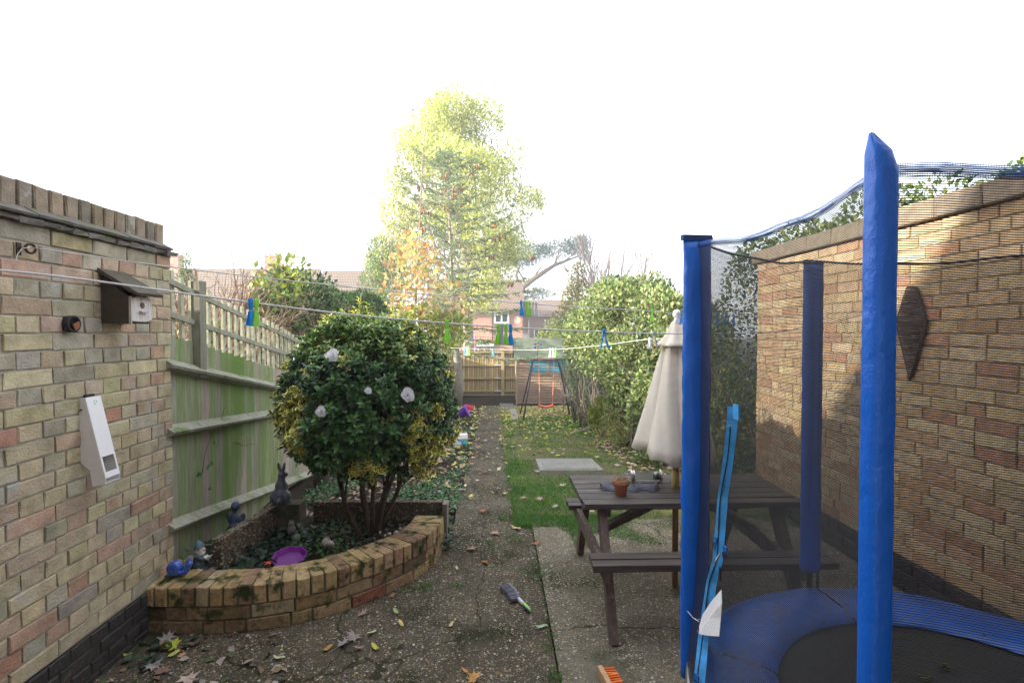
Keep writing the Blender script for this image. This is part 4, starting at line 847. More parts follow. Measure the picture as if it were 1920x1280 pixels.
# ---------------------------------------------------------------- ornaments
def smooth_statue(name, parts, mat, parent=None, lab=None, cat=None):
    b = MB()
    for p in parts:
        c, r = p[0], p[1]; rot = p[2] if len(p) > 2 else None; b.ball(c, r, p[3] if len(p) > 3 else (1, 1, 1), rot=rot, seg=16, rings=10)
    o = b.build(name, mat, parent, True, 'remesh'); return o
RX = lambda a: Matrix.Rotation(a, 3, 'X'); RY = lambda a: Matrix.Rotation(a, 3, 'Y'); RZ = lambda a: Matrix.Rotation(a, 3, 'Z')
mrab = M('blue_grey_resin', (.085, .105, .16), (.13, .155, .21), 6, .42, .2, 60, var=.2, moss=(.03, .028, .028), mscale=9, mthr=.60)
rb = empty('rabbit_statue', (-1.575, 3.77, .385), 'blue grey sitting rabbit statue seen from behind beside the fence', 'statue')
bx0, by0, bz0 = -1.575, 3.77, .388
smooth_statue('body', [((bx0, by0, bz0+.060), (.058, .060, .062)), ((bx0, by0+.008, bz0+.12), (.042, .042, .058)), ((bx0+.002, by0+.012, bz0+.165), (.028, .028, .04)), ((bx0+.006, by0+.022, bz0+.205), (.026, .036, .027), RZ(-.5)), ((bx0+.022, by0+.05, bz0+.200), (.015, .02, .016)),
    ((bx0-.048, by0-.002, bz0+.05), (.024, .048, .042)), ((bx0+.048, by0-.002, bz0+.05), (.024, .048, .042)), ((bx0-.045, by0+.02, bz0+.012), (.02, .05, .014)), ((bx0+.045, by0+.02, bz0+.012), (.02, .05, .014)), ((bx0+.012, by0-.058, bz0+.028), (.018, .017, .026), RY(.3)),
    ((bx0-.02, by0+.05, bz0+.09), (.014, .02, .055)), ((bx0+.02, by0+.05, bz0+.09), (.014, .02, .055)), ((bx0-.013, by0+.012, bz0+.26), (.0135, .008, .042), RY(-.22)), ((bx0+.020, by0+.012, bz0+.26), (.0125, .008, .042), RY(.2))], mrab, rb)
man = M('blue_resin', (.055, .085, .16), (.085, .12, .20), 14, .5, .3, 90, var=.2)
an = empty('angel_statue', (-1.83, 3.62, .16), 'small blue angel bust statue between the pebble kerb and the fence', 'statue')
ax_, ay_ = -1.83, 3.62
smooth_statue('body', [((ax_, ay_, .25), (.045, .04, .08)), ((ax_, ay_, .335), (.036, .026, .045)), ((ax_, ay_, .385), (.017, .017, .024)), ((ax_+.006, ay_+.0, .425), (.030, .031, .034)), ((ax_-.034, ay_, .335), (.012, .014, .035), RY(.3)), ((ax_+.034, ay_, .33), (.012, .014, .035), RY(-.5))], man, an)
for s_ in (-1, 1): smooth_statue('wing', [((ax_+s_*.046, ay_+.018, .338), (.022, .007, .030), RY(s_*.5)), ((ax_+s_*.052, ay_+.02, .36), (.010, .006, .012))], man, an)
gx, gy, gz0 = -1.80, 3.13, .175
gn = empty('garden_gnome', (gx, gy, gz0), 'garden gnome with teal hat and white beard reading a book beside the pebble kerb', 'gnome')
mg = lambda n, c: M(n, c, rough=.6, var=.15, bump=.2, bscale=80)
smooth_statue('base', [((gx+.02, gy, gz0+.012), (.085, .045, .014), RY(-.16)), ((gx+.075, gy, gz0+.032), (.022, .03, .012), RY(-.4))], mg('grey_log', (.20, .18, .17)), gn)
smooth_statue('body', [((gx, gy, gz0+.060), (.034, .032, .04)), ((gx, gy, gz0+.095), (.030, .028, .035)), ((gx+.022, gy-.018, gz0+.105), (.030, .010, .010), RY(.25)), ((gx+.024, gy+.018, gz0+.105), (.030, .010, .010), RY(.25)), ((gx-.002, gy-.027, gz0+.12), (.014, .012, .016))], mg('teal_coat', (.07, .12, .135)), gn)
smooth_statue('legs', [((gx+.03, gy-.014, gz0+.038), (.036, .016, .018)), ((gx+.03, gy+.018, gz0+.038), (.036, .016, .018)), ((gx+.01, gy-.015, gz0+.028), (.02, .018, .012))], mg('dark_trousers', (.03, .035, .05)), gn)
smooth_statue('head', [((gx+.012, gy, gz0+.155), (.021, .020, .021)), ((gx+.035, gy, gz0+.156), (.008, .008, .008)), ((gx+.02, gy-.014, gz0+.145), (.01, .008, .008))], mg('pale_face', (.60, .48, .44)), gn)
smooth_statue('beard', [((gx+.016, gy, gz0+.133), (.024, .022, .018)), ((gx+.008, gy, gz0+.118), (.018, .018, .016)), ((gx-.004, gy, gz0+.145), (.018, .02, .016))], mg('white_beard', (.66, .60, .62)), gn)
b = MB(); b.lathe([(.030, 0), (.028, .008), (.020, .026), (.010, .040), (.002, .046)], (gx+.006, gy, gz0+.166), 18, rot=RY(-.35)); b.build('hat', mg('teal_hat', (.07, .145, .18)), gn, True)
b = MB(); b.box((gx+.052, gy, gz0+.105), (.035, .04, .004), RY(.5), (.6, .57, .5)); b.box((gx+.066, gy, gz0+.112), (.022, .04, .003), RY(-.4), (.62, .6, .54)); b.build('book', m_vc, gn)
smooth_statue('paws', [((gx+.018, gy-.035, gz0+.035), (.012, .012, .012)), ((gx+.026, gy-.036, gz0+.024), (.010, .010, .009)), ((gx+.018, gy-.037, gz0+.05), (.006, .006, .008))], mg('white_mouse', (.62, .6, .6)), gn)
sx_, sy_, sz_ = -1.80, 2.93, .262
sn = empty('snail_ornament', (sx_, sy_, sz_), 'glossy blue snail ornament on the left end of the bed wall', 'ornament')
msn = M('blue_glaze', (.035, .10, .48), (.05, .13, .52), 8, .25, .1, 60, var=.15, coat=.4)
b = MB(); b.tube([(sx_-.072, sy_-.01, sz_+.004), (sx_-.04, sy_, sz_+.013), (sx_, sy_, sz_+.020), (sx_+.04, sy_, sz_+.025), (sx_+.055, sy_, sz_+.045), (sx_+.058, sy_, sz_+.062)], [.004, .013, .019, .017, .014, .013], 12)
b.ball((sx_+.062, sy_, sz_+.070), (.019, .017, .017))
for s_ in (-1, 1): b.tube([(sx_+.062, sy_+s_*.008, sz_+.08), (sx_+.066, sy_+s_*.012, sz_+.098)], [.004, .005], 6)
b.build('body', msn, sn, True)
b = MB(); V = []; pts = []; rr = []
for i in range(70):
    t = i/69; a = -t*4.6*PI-.4; q = .040*(1-t)**.85+.003; pts.append((sx_-.010+q*.62*math.cos(a)-.0, sy_-.010-.020*t, sz_+.052+q*.62*math.sin(a))); rr.append(.020*(1-t)**.6+.004)
b.tube(pts, rr, 10); b.ball((sx_-.01, sy_-.002, sz_+.052), (.040, .018, .038)); b.build('shell', msn, sn, True)
b = MB(); c0 = (-1.825, 3.03, .25)
for s_, sz2 in ((-1, .030), (1, .036)):
    b.ball((c0[0]+s_*.026, c0[1], c0[2]+.045+.008*s_), (.022, .006, sz2), rot=RY(s_*.55))
b.tube([(c0[0], c0[1], c0[2]), (c0[0], c0[1], c0[2]+.06)], .005, 6); o = b.build('stone_butterfly', M('lichen_stone', (.26, .25, .19), (.36, .34, .26), 20, .9, .4, 90), None, True); tag(o, 'pale stone butterfly ornament behind the blue snail', 'ornament')
# purple tray
b = MB(); tcx, tcy, tcz = -1.30, 3.24, .208; tl = RX(.28); V = []
mpur = M('purple_plastic', (.17, .012, .24), rough=.35, var=.1)
def octo(rx, ry, z): return [tl @ Vector((rx*math.cos(a)*(1+.0*k), ry*math.sin(a), z)) for k, a in enumerate([PI/8+PI/4*i for i in range(8)])]
V = octo(.112, .10, .030)+octo(.104, .092, .030)+octo(.085, .072, .004)+octo(.09, .078, -.004); V = [p+Vector((tcx, tcy, tcz)) for p in V]
F = [(r*8+i, r*8+(i+1) % 8, r*8+8+(i+1) % 8, r*8+8+i) for r in range(3) for i in range(8)]+[tuple(16+i for i in range(8))]+[(24+i, 24+(i+1) % 8, (i+1) % 8, i) for i in range(8)]
b.add(V, F); o = b.build('purple_tray', mpur); tag(o, 'purple plastic eight sided tray tilted on the soil of the bed', 'tray')
b = MB(); b.add([(-1.47, 3.18, .20), (-1.435, 3.165, .197), (-1.395, 3.17, .205), (-1.39, 3.195, .222), (-1.42, 3.21, .212), (-1.44, 3.19, .222)], [(0, 1, 5), (1, 2, 5), (2, 3, 5), (3, 4, 5), (4, 0, 5)]); o = b.build('orange_leaf', m_or); o.modifiers.new('s', 'SOLIDIFY').thickness = .004; tag(o, 'bright orange plastic leaf shape left of the purple tray', 'toy')
b = MB(); b.ball((-1.36, 3.50, .235), (.033, .033, .033)); o = b.build('glass_ball', M('green_glass', (.10, .18, .10), rough=.15, trans=.3), None, True); tag(o, 'small green glass ball half hidden in the bed plants', 'ornament')
b = MB(); b.ball((-1.15, 3.47, .215), (.034, .03, .04), rot=RY(.5)); b.ball((-1.12, 3.45, .205), (.03, .03, .036), rot=RY(.5)); o = b.build('broken_ornament', M('chalky_stone', (.45, .40, .38), (.06, .05, .05), 14, .9, .4, 60, contrast=.05), None, True); tag(o, 'pale and dark broken stone ornament in the middle of the bed', 'ornament')
smooth_statue('owl_ornament', [((-1.44, 3.62, .25), (.03, .028, .04)), ((-1.44, 3.62, .295), (.02, .02, .02)), ((-1.45, 3.62, .315), (.005, .005, .012)), ((-1.43, 3.62, .315), (.005, .005, .012))], mg('grey_resin', (.17, .17, .17))); tag(bpy.data.objects['owl_ornament'], 'small grey animal ornament among the plants below the rabbit statue', 'ornament')
for i, (u, v, r, c) in enumerate(((742, 997, .020, (.62, .58, .5)), (730, 1000, .016, (.6, .5, .42)), (750, 990, .017, (.5, .5, .55)), (712, 998, .018, (.45, .38, .33)), (722, 1003, .012, (.6, .55, .48)), (735, 1005, .013, (.55, .5, .45)))):
    p = atz(u, v, .19); b = MB(); icos(b, (p[0], p[1], .188), r, c); o = b.build('pale_stone', m_stone, None, True); tag(o, ['biggest white stone at the foot of the round bush', 'cream stone left of the biggest white stone', 'bluish white stone right of the biggest white stone', 'dull brown stone left of the white stones by the bush', 'small cream stone between the brown and white stones', 'small pale stone in front of the white stones'][i], 'stone', 'pale stones in the raised bed')

# ---------------------------------------------------------------- brushes and toys
bp = atz(966, 1128); br = empty('dustpan_brush', (bp[0], bp[1], 0), 'grey hand brush with green and white handle lying on the concrete', 'brush')
mgrey = M('grey_bristle', (.10, .10, .13), (.17, .17, .21), 90, .8, .6, 300, stretch=(9, 9, 1)); A = atz(951, 1104); Bq = atz(972, 1130); C_ = atz(994, 1150)
b = MB(); d = Vector(Bq-A); dn = d.normalized(); pr = Vector((-dn.y, dn.x, 0))
Aq, Bv = Vector(A)+pr*.0+Vector((0, 0, .03)), Vector(Bq)+Vector((0, 0, .03))
b.tube([Aq+pr*.01, (Aq+Bv)/2+pr*.018, Bv+pr*.004], .010, 8, col=(.16, .16, .20)); b.build('head', m_vc, br, True)
b = MB()
for i in range(22):
    for j in range(3):
        t = (i+R.random()*.4)/22; s_ = Aq.lerp(Bv, t)+pr*.012*math.sin(PI*t); e = s_-pr*(.050+.006*math.sin(i*2.3))+Vector((0, 0, -.022+j*.011)); b.tube([s_+Vector((0, 0, -.006+j*.004)), e], [.0035, .0042], 4, R.choice([(.09, .09, .12), (.14, .14, .18), (.19, .19, .24)]))
b.build('bristles', m_vm, br)
b = MB(); cv = Vector(C_)+Vector((0, 0, .016)); b.tube([Bv, Bv.lerp(cv, .3), Bv.lerp(cv, .45)], [.009, .011, .010], 10, col=(.62, .60, .70)); b.tube([Bv.lerp(cv, .45), Bv.lerp(cv, .75), cv], [.012, .013, .007], 10, col=(.28, .60, .10)); b.tube([Bv.lerp(cv, .5)-pr*.006, Bv.lerp(cv, .8)-pr*.007, cv-pr*.004], [.008, .010, .006], 10, col=(.03, .05, .09)); b.build('handle', m_vc, br, True)
q = atz(1130, 1271); bo = empty('orange_brush', (q[0], q[1], 0), 'wooden brush with bright orange bristles at the bottom edge of the patio', 'brush')
b = MB(); b.bar((q[0]-.012, q[1]+.015, .028), (q[0]+.03, q[1]-.25, .028), .024, .052, (.48, .30, .17)); b.build('head', m_vm, bo)
b = MB()
for i in range(15):
    for j in range(4):
        t = i/15; s_ = Vector((q[0]+.002+.036*t, q[1]+.0-.24*t, .012+j*.012)); b.tube([s_, s_+Vector((.055, .004+R.uniform(-.005, .005), R.uniform(-.004, .004)))], [.0042, .0055], 5, R.choice([(.85, .20, .03), (.75, .16, .02), (.9, .26, .06)]))
b.build('bristles', m_vm, bo)
for nm, (u0, v0), c, lab in (('red_bucket', (874, 770), (.55, .02, .06), 'red plastic sand toy tipped over on the soil left of the path'), ('purple_bucket', (863, 788), (.22, .06, .60), 'purple plastic sand toy under the red one left of the path')):
    p = ground_at(u0, v0); b = MB(); b.lathe([(0, 0), (.09, 0), (.15, .26), (.165, .26), (.165, .24), (.145, .24), (.085, .02), (0, .02)], (p[0]-.05, p[1], p[2]+.13), 16, rot=RY(2.0 if nm == 'red_bucket' else 1.1)); o = b.build(nm, M(nm, c, rough=.4, var=.1), None, True); tag(o, lab, 'bucket')
p = ground_at(868, 836); tb = empty('toy_box', tuple(p), 'white topped turquoise toy house on the ground cover left of the path', 'toy')
b = MB(); b.box((p[0], p[1], p[2]+.075), (.13, .13, .12), RZ(.2), (.15, .55, .52)); b.box((p[0], p[1]-.066, p[2]+.08), (.04, .008, .05), RZ(.2), (.2, .3, .6)); b.build('body', m_vc, tb)
b = MB(); b.prism([(p[0]-.09, p[1]-.08, p[2]+.135), (p[0]+.08, p[1]-.06, p[2]+.135), (p[0]+.065, p[1]-.04, p[2]+.20), (p[0]-.07, p[1]-.06, p[2]+.20)], (0, 0, 0), (0, .14, 0), (.82, .72, .74)); b.build('roof', m_vc, tb)
p = ground_at(857, 842); b = MB()
for k in range(5): a = 2*PI*k/5+.3; b.ball((p[0]+.038*math.cos(a), p[1], p[2]+.08+.038*math.sin(a)), (.028, .008, .022), (.66, .70, .82), rot=RY(-a))
b.ball((p[0], p[1]-.008, p[2]+.08), (.018, .01, .018), (.7, .66, .3)); b.tube([(p[0], p[1], p[2]-.01), (p[0], p[1], p[2]+.06)], .005, 5, (.4, .5, .5)); o = b.build('flower_ornament', m_vc, None, True); tag(o, 'pale blue flower shaped ornament in front of the toy house', 'ornament')
p = Vector((-1.78, 5.25, gz(-1.8, 5.25))); b = MB(); b.tube([p+Vector((0, 0, -.02)), p+Vector((.01, 0, .15)), p+Vector((0, .01, .30))], [.085, .07, .065], 9); o = b.build('tree_stump', m_bark, None, True); tag(o, 'short dark stump against the base of the left fence', 'stump')
# ---------------------------------------------------------------- plants
def variegated(P, A, N, L, W, C, RIM):
    """oval leaves with a rim: 12 verts, 7 faces as quads (inner hexagon split in two quads)"""
    n = len(P); A = unit(A); B = unit(np.cross(A, N)); Nn = np.cross(B, A)
    prof = [(0, 0), (.30, .40), (.68, .50), (1, 0), (.68, -.50), (.30, -.40)]; V = np.zeros((n, 12, 3))
    for i, (a, w_) in enumerate(prof):
        curl = -.22*a*a+.18*abs(w_)*2
        V[:, i] = P+A*(L*a)[:, None]+B*(W*w_)[:, None]+Nn*(L*curl)[:, None]
        a2, w2 = .5+(a-.5)*.70, w_*.62; c2 = -.22*a2*a2+.18*abs(w2)*2
        V[:, 6+i] = P+A*(L*a2)[:, None]+B*(W*w2)[:, None]+Nn*(L*(c2))[:, None]
    base = np.arange(n)[:, None]*12; F = []; C_ = []
    for i in range(6):
        j = (i+1) % 6; F.append(base+np.array([[i, j, 6+j, 6+i]])); C_.append(RIM)
    F.append(base+np.array([[6, 7, 8, 9]])); C_.append(C); F.append(base+np.array([[6, 9, 10, 11]])); C_.append(C)
    return V.reshape(-1, 3), np.concatenate(F), np.concatenate(C_)
# the round variegated bush
BX, BY, BZ = -.93, 3.79, 1.08
bu = empty('round_bush', (BX, BY, .16), 'round clipped evergreen bush with yellow edged leaves and white fabric roses in the raised bed', 'bush')
stems = [((-.98, 3.72), (-1.14, 3.70, .60)), ((-.93, 3.74), (-1.02, 3.86, .70)), ((-.91, 3.77), (-.88, 3.80, .75)), ((-.88, 3.75), (-.72, 3.70, .66)), ((-.90, 3.79), (-.80, 3.95, .68)), ((-.95, 3.80), (-1.05, 4.0, .7)), ((-.87, 3.78), (-.64, 3.82, .72))]
b = MB()
for (x, y), e in stems:
    s_ = Vector((x, y, .15)); e = Vector(e); m_ = s_.lerp(e, .5)+Vector((R.uniform(-.03, .03), R.uniform(-.03, .03), 0)); b.tube([s_, s_.lerp(m_, .5)+Vector((R.uniform(-.01, .01), 0, 0)), m_, e, e+Vector((e.x-BX, e.y-BY, .35))*.6], [.020, .017, .015, .012, .007], 8)
    for k in range(6):
        t = e+Vector((R.uniform(-.25, .25), R.uniform(-.25, .25), R.uniform(.1, .5))); b.tube([m_.lerp(e, R.random()), (e+t)/2+Vector((R.uniform(-.04, .04), 0, 0)), t], [.007, .005, .003], 5)
b.build('stem', M('dark_stem', (.050, .036, .026), (.10, .075, .05), 16, .85, .5, 60), bu, True)
def bush_r(d):   # radius along direction d
    n_ = lump(d*1.0, 3.2, 5)*.09+lump(d, 9, 6)*.06
    rz = np.where(d[:, 2] > 0, .70, .56); e = 1/np.sqrt((d[:, 0]/.655)**2+(d[:, 1]/.60)**2+(d[:, 2]/rz)**2); return e*(1+n_)
nsh = 2500; D = unit(NR.normal(size=(nsh, 3))); D[:, 2] = np.where(D[:, 2] < -.75, -D[:, 2], D[:, 2]); fr_ = np.where(NR.random(nsh) < .62, NR.uniform(.93, 1.03, nsh), NR.uniform(.6, .95, nsh))
tip = D*(bush_r(D)*fr_)[:, None]; low = (tip[:, 2] < -.36) & (NR.random(nsh) < .35); keep = ~low; D, tip, fr_ = D[keep], tip[keep], fr_[keep]
ex = np.array([(-.07, 0, .80), (-.02, .02, .77), (-.35, 0, .62), (.15, .1, .74), (-.2, -.1, .72), (.28, .0, .66)])      # long shoots standing out of the top
D = np.concatenate([D, np.tile([[0, 0, 1.]], (6, 1))]); tip = np.concatenate([tip, ex]); fr_ = np.concatenate([fr_, np.ones(6)])
SH = unit(D+np.array([0, 0, .55])+NR.normal(size=D.shape)*.25)
vm = ((D[:, 0] < -.50) & (tip[:, 2] < .36) & (tip[:, 2] > -.42) & (D[:, 1] < .25) & (lump(tip, 6, 33) > -.12)) | ((tip[:, 2] > .38) & (lump(tip, 14, 2) > .12)) | ((D[:, 0] > .60) & (tip[:, 2] < -.08) & (lump(tip, 10, 12) > .0)) | ((D[:, 0] < -.15) & (tip[:, 2] < -.30) & (lump(tip, 7, 13) > 0)) | (lump(tip, 10, 11) > .60)
Vs, Fs, Cs, nv_ = [], [], [], 0
per = 9
for k in range(per):
    ang = k*2.4+NR.random(len(tip))*.6; ht = (k/per)
    X_ = unit(np.cross(SH, NR.normal(size=SH.shape)*.01+np.array([.3, .9, .1]))); Y_ = np.cross(SH, X_)
    out_ = X_*np.cos(ang)[:, None]+Y_*np.sin(ang)[:, None]; A = out_*(1.15-.65*ht)+SH*(.25+.75*ht)+NR.normal(size=SH.shape)*.12
    P = tip-SH*(.075*(1-ht))[:, None] if False else tip-SH*(.075*(1-ht)); P = P+np.array([BX, BY, BZ]); N_ = SH-A*.3
    L = NR.uniform(.042, .064, len(tip))*(1-.25*ht); W = L*NR.uniform(.48, .6, len(tip))
    green = pal(len(tip), [(.030, .085, .022), (.042, .115, .028), (.024, .065, .02), (.065, .15, .034)], .2); green[(k >= 6) & (NR.random(len(tip)) < .25)] *= 2.0
    young_lit = ((tip[:, 2] > .40) & (NR.random(len(tip)) < .75))[:, None]; green = np.where(young_lit, pal(len(tip), [(.14, .24, .05), (.20, .30, .08), (.10, .19, .04), (.30, .36, .14)], .2), green)  # top leaves paler: new growth, plus sunlight put into the colour
    vg = pal(len(tip), [(.12, .20, .035), (.19, .25, .05), (.07, .14, .03)], .2); rim = pal(len(tip), [(.78, .70, .14), (.68, .64, .14), (.84, .78, .26)], .12)
    q = vm[:, None]; isr = (vm & (NR.random(len(tip)) < .92))[:, None]
    V, F, C = variegated(P, A, N_, L, W, np.where(isr, vg, green), np.where(isr, rim, green*1.05)); Vs.append(V); Fs.append(F+nv_); Cs.append(C); nv_ += len(V)
npmesh('leaves', np.concatenate(Vs), np.concatenate(Fs), np.concatenate(Cs), m_gloss, bu, True)
# white fabric roses
for i, (u, v, s_, Y, lab) in enumerate(((613, 653, .050, 3.30, 'white fabric rose high on the left of the round bush'), (778, 736, .048, 3.24, 'white fabric rose on the right side of the round bush'), (611, 771, .036, 3.22, 'small white fabric rose on the lower left of the round bush'), (690, 729, .024, 3.17, 'tiny white fabric rose half hidden at the middle of the round bush'))):
    p = aty(u, v, Y); dd = unit(np.array([p[0]-BX, p[1]-BY, p[2]-BZ])); p = np.array([BX, BY, BZ])+dd*(bush_r(dd[None])[0]+.015)
    b = MB()
    rot = Vector(dd*.8+np.array([0, -.5, .1])).to_track_quat('Z', 'Y').to_matrix()
    for k in range(20):                              # curled petals, tight in the middle and open outside
        a = k*2.4; t = k/19; r0 = s_*.10; r1 = s_*(.18+.95*t); zz = s_*(.55-.50*t); V = []
        for q in range(5):
            aa = a+(q-2)*(.42-.06*t); ed = 1-.10*abs(q-2)+R.uniform(-.05, .05)
            V += [Vector((r0*math.cos(aa), r0*math.sin(aa), -.1*s_)), Vector((r1*.7*math.cos(aa), r1*.7*math.sin(aa), zz*.8-.06*s_)), Vector((r1*ed*math.cos(aa), r1*ed*math.sin(aa), zz+s_*R.uniform(-.05, .10)))]
        b.add([rot @ x+Vector(p) for x in V], [f for q in range(4) for f in ((3*q, 3*q+3, 3*q+4, 3*q+1), (3*q+1, 3*q+4, 3*q+5, 3*q+2))])
    o = b.build('fabric_rose', M('white_silk', (.82, .82, .86), rough=.7, trans=.35, var=.04) if i == 0 else bpy.data.materials['white_silk'], None, True); tag(o, lab, 'flower')

# grass, as one mass
def blades(P, hmin, hmax, wd, cols, name, mat=m_grass, lean=.5, extra=None):
    n = len(P); A = np.stack([NR.normal(size=n)*lean, NR.normal(size=n)*lean, np.ones(n)], 1); A = unit(A); L = NR.uniform(hmin, hmax, n)
    N_ = np.stack([NR.normal(size=n), NR.normal(size=n), np.zeros(n)], 1); B = unit(np.cross(A, N_)); wv = np.broadcast_to(wd, n)[:, None]
    tipo = P+A*L[:, None]+unit(np.stack([A[:, 0], A[:, 1], -np.ones(n)*.3], 1))*(L*.35)[:, None]
    V = np.stack([P-B*wv, P+B*wv, P+A*(L*.55)[:, None]+B*wv*.7, tipo, P+A*(L*.55)[:, None]-B*wv*.7], 1).reshape(-1, 3); i = np.arange(n)[:, None]*5
    F = np.concatenate([i+np.array([[0, 1, 2, 4]]), i+np.array([[4, 2, 3, 3]])], 0); C = pal(n, cols, .25)
    if extra is not None: C = C*extra[:, None]
    # triangles as a separate face list is avoided: tip quad is degenerate-free by doubling the last vertex
    F2 = i+np.array([[4, 2, 3]])
    me_v = V; o = npmesh(name, me_v, i+np.array([[0, 1, 2, 4]]), C, mat); o2 = None
    bm = bmesh.new(); bm.from_mesh(o.data); bm.verts.ensure_lookup_table(); cl = bm.loops.layers.float_color['Col']
    for k in range(n):
        f = bm.faces.new((bm.verts[k*5+4], bm.verts[k*5+2], bm.verts[k*5+3]))
        for l in f.loops: l[cl] = (*C[k], 1)
    bm.to_mesh(o.data); bm.free(); return o
def gzv(P): return np.array([gz(0 if x > -.4 else x, y) for x, y in P])
GC = [(.060, .19, .025), (.075, .24, .03), (.045, .15, .022), (.11, .26, .045), (.15, .21, .06)]
n = 90000; y = 4.25+(NR.random(n)**1.5)*9.5; x = .15+NR.random(n)*(2.5-.15)
d = lump(np.stack([x*1.0, y, x*0], 1), 1.3, 3); dens_ = np.where(y < 6.3, .85, np.where(y < 7.2, .55, .22+.35*(d > .05)))
dens_ = np.where((y < 4.75) & (x > .8), .30, dens_); dens_ = np.where(y < 5.6, dens_*np.clip(.75+1.1*lump(np.stack([x, y, x*0], 1), 4, 31), .15, 1), dens_); dens_ = np.where((x < .32) & (y < 10), .95, dens_)
dens_ = np.where((y < 4.9+.6*np.sin(x*3+1)) & (x > .75), dens_*.5, dens_)
inslab = (x > .50) & (x < 1.36) & (y > 6.18) & (y < 7.06); k = (NR.random(n) < dens_*(1+d)) & ~inslab & ~((y < 4.4) & (x > .7))
x, y = x[k], y[k]; P = np.stack([x, y, gzv(np.stack([x, y], 1))], 1)
o = blades(P, .02, .062, .0022+.0006*np.maximum(0, P[:, 1]-5)[:, None][:, 0], GC, 'grass'); tag(o, kind='stuff')
# ragged grass creeping over the patio edge, tufts in the joints
n = 30000; x = .02+NR.random(n)*1.25; y = 3.72+NR.random(n)*.80; ye = 4.16+.16*np.sin(5*x+1)+.05*np.sin(17*x)+.05*np.sin(41*x+y*9)+.35*np.maximum(0, .22-x)+.10*(x-.5)
k = NR.random(n)*.22 < (y-ye)+.09*lump(np.stack([x*4, y*4, x*0], 1), 2.2, 8); x, y = x[k], y[k]
T = [(.17-(yy-4.3)*.012-abs(R.gauss(0, .018))*(1+math.sin(yy*9)), yy) for yy in [R.uniform(4.3, 9) for _ in range(2600)]]
for (u, v, s_, m_) in ((1010, 1062, .05, 90), (998, 1068, .04, 50), (1016, 1080, .02, 40), (1029, 1168, .012, 30), (1031, 1192, .012, 30), (1033, 1215, .03, 60), (1037, 1262, .035, 70), (1040, 1272, .03, 60), (800, 1102, .03, 70), (771, 1104, .03, 60), (858, 1098, .03, 60), (978, 1072, .03, 30), (960, 1012, .06, 120), (930, 1026, .03, 40), (912, 1020, .03, 40), (1130, 1012, .05, 70), (1180, 1002, .07, 110), (1235, 1008, .06, 90), (1245, 985, .05, 60)):
    p = atz(u, v); T += [(p[0]+R.gauss(0, s_), p[1]+R.gauss(0, s_)) for _ in range(m_)]
T = np.array(T); x = np.concatenate([x, T[:, 0]]); y = np.concatenate([y, T[:, 1]]); x = np.concatenate([x, .30+NR.normal(size=170)*.006]); y = np.concatenate([y, 2.2+NR.random(170)*2])
P = np.stack([x, y, np.array([gz(0, q) for q in y])+.003], 1); o = blades(P, .008, .036, .0018, GC, 'grass_tufts'); tag(o, kind='stuff')
n = 26000; x = .6+NR.random(n)*2.0; y = 3.75+NR.random(n)*.72; d = lump(np.stack([x*3, y*3, x*0], 1), 2.0, 18); k = d+(y-4.1)*.8+NR.normal(size=n)*.1 > .16; P = np.stack([x[k], y[k], np.full(k.sum(), .008)], 1); o = blades(P, .006, .022, .0018, GC, 'moss_patches'); tag(o, kind='stuff')

# ground cover left of the path and in the beds
def cover(name, n, box, zf, cols, size, test=None, mat=m_leaf, h=.05):
    x = box[0]+NR.random(n)*(box[1]-box[0]); y = box[2]+NR.random(n)*(box[3]-box[2])
    if test is not None: k = test(x, y); x, y = x[k], y[k]
    z = np.array([zf(a, c) for a, c in zip(x, y)])+NR.random(len(x))**2*h
    P = np.stack([x, y, z], 1); A = np.stack([NR.normal(size=len(x)), NR.normal(size=len(x)), NR.uniform(-.2, .5, len(x))], 1)
    N_ = np.stack([NR.normal(size=len(x))*.4, NR.normal(size=len(x))*.4, np.ones(len(x))], 1); L = NR.uniform(size*.6, size*1.3, len(x))
    C = pal(len(x), cols, .25); V, F, C2 = variegated(P, A, N_, L, L*.85, C, C*1.1); o = npmesh(name, V, F, C2, mat, None, True); tag(o, kind='stuff'); return o
cover('ground_cover', 9500, (-1.75, -.30, 4.1, 7.6), lambda x, y: gz(x, y), [(.035, .10, .03), (.05, .15, .04), (.08, .20, .06), (.03, .07, .025)], .032, lambda x, y: (lump(np.stack([x, y, x*0], 1), 2.5, 4)+(x+1.0)*.9 > -.05) & (x < -.36-(y-4.3)*.012+.05*np.sin(y*4)))
cover('ground_cover_far', 2600, (-2.4, -.42, 7.2, 15), lambda x, y: gz(x, y), [(.045, .12, .03), (.07, .16, .04), (.10, .12, .04)], .05, lambda x, y: lump(np.stack([x, y, x*0], 1), 1.5, 5) > -.2)
inb = lambda x, y: ((x+1.62) > 0) & (y > 2.98+np.maximum(0, x+1.25)**1.5*1.15+.04) & (y < 3.97)
cover('bed_plants', 360, (-1.62, -1.2, 3.05, 3.72), lambda x, y: .20, [(.022, .05, .028), (.03, .075, .035), (.016, .035, .022)], .050, lambda x, y: inb(x, y) & ~((np.abs(x+1.29) < .11) & (y < 3.42)), h=.05)
cover('bed_clover', 260, (-1.4, -1.05, 3.3, 3.8), lambda x, y: .19, [(.05, .14, .03), (.07, .17, .04)], .022, inb, h=.08)
cover('bed_seedlings', 110, (-1.1, -.85, 3.22, 3.45), lambda x, y: .18, [(.05, .14, .03), (.035, .10, .03)], .026, inb, h=.03)
cover('bed_ivy', 240, (-1.3, -.65, 3.5, 3.95), lambda x, y: .18, [(.03, .07, .04), (.05, .10, .06), (.12, .09, .04)], .03, inb, h=.02)
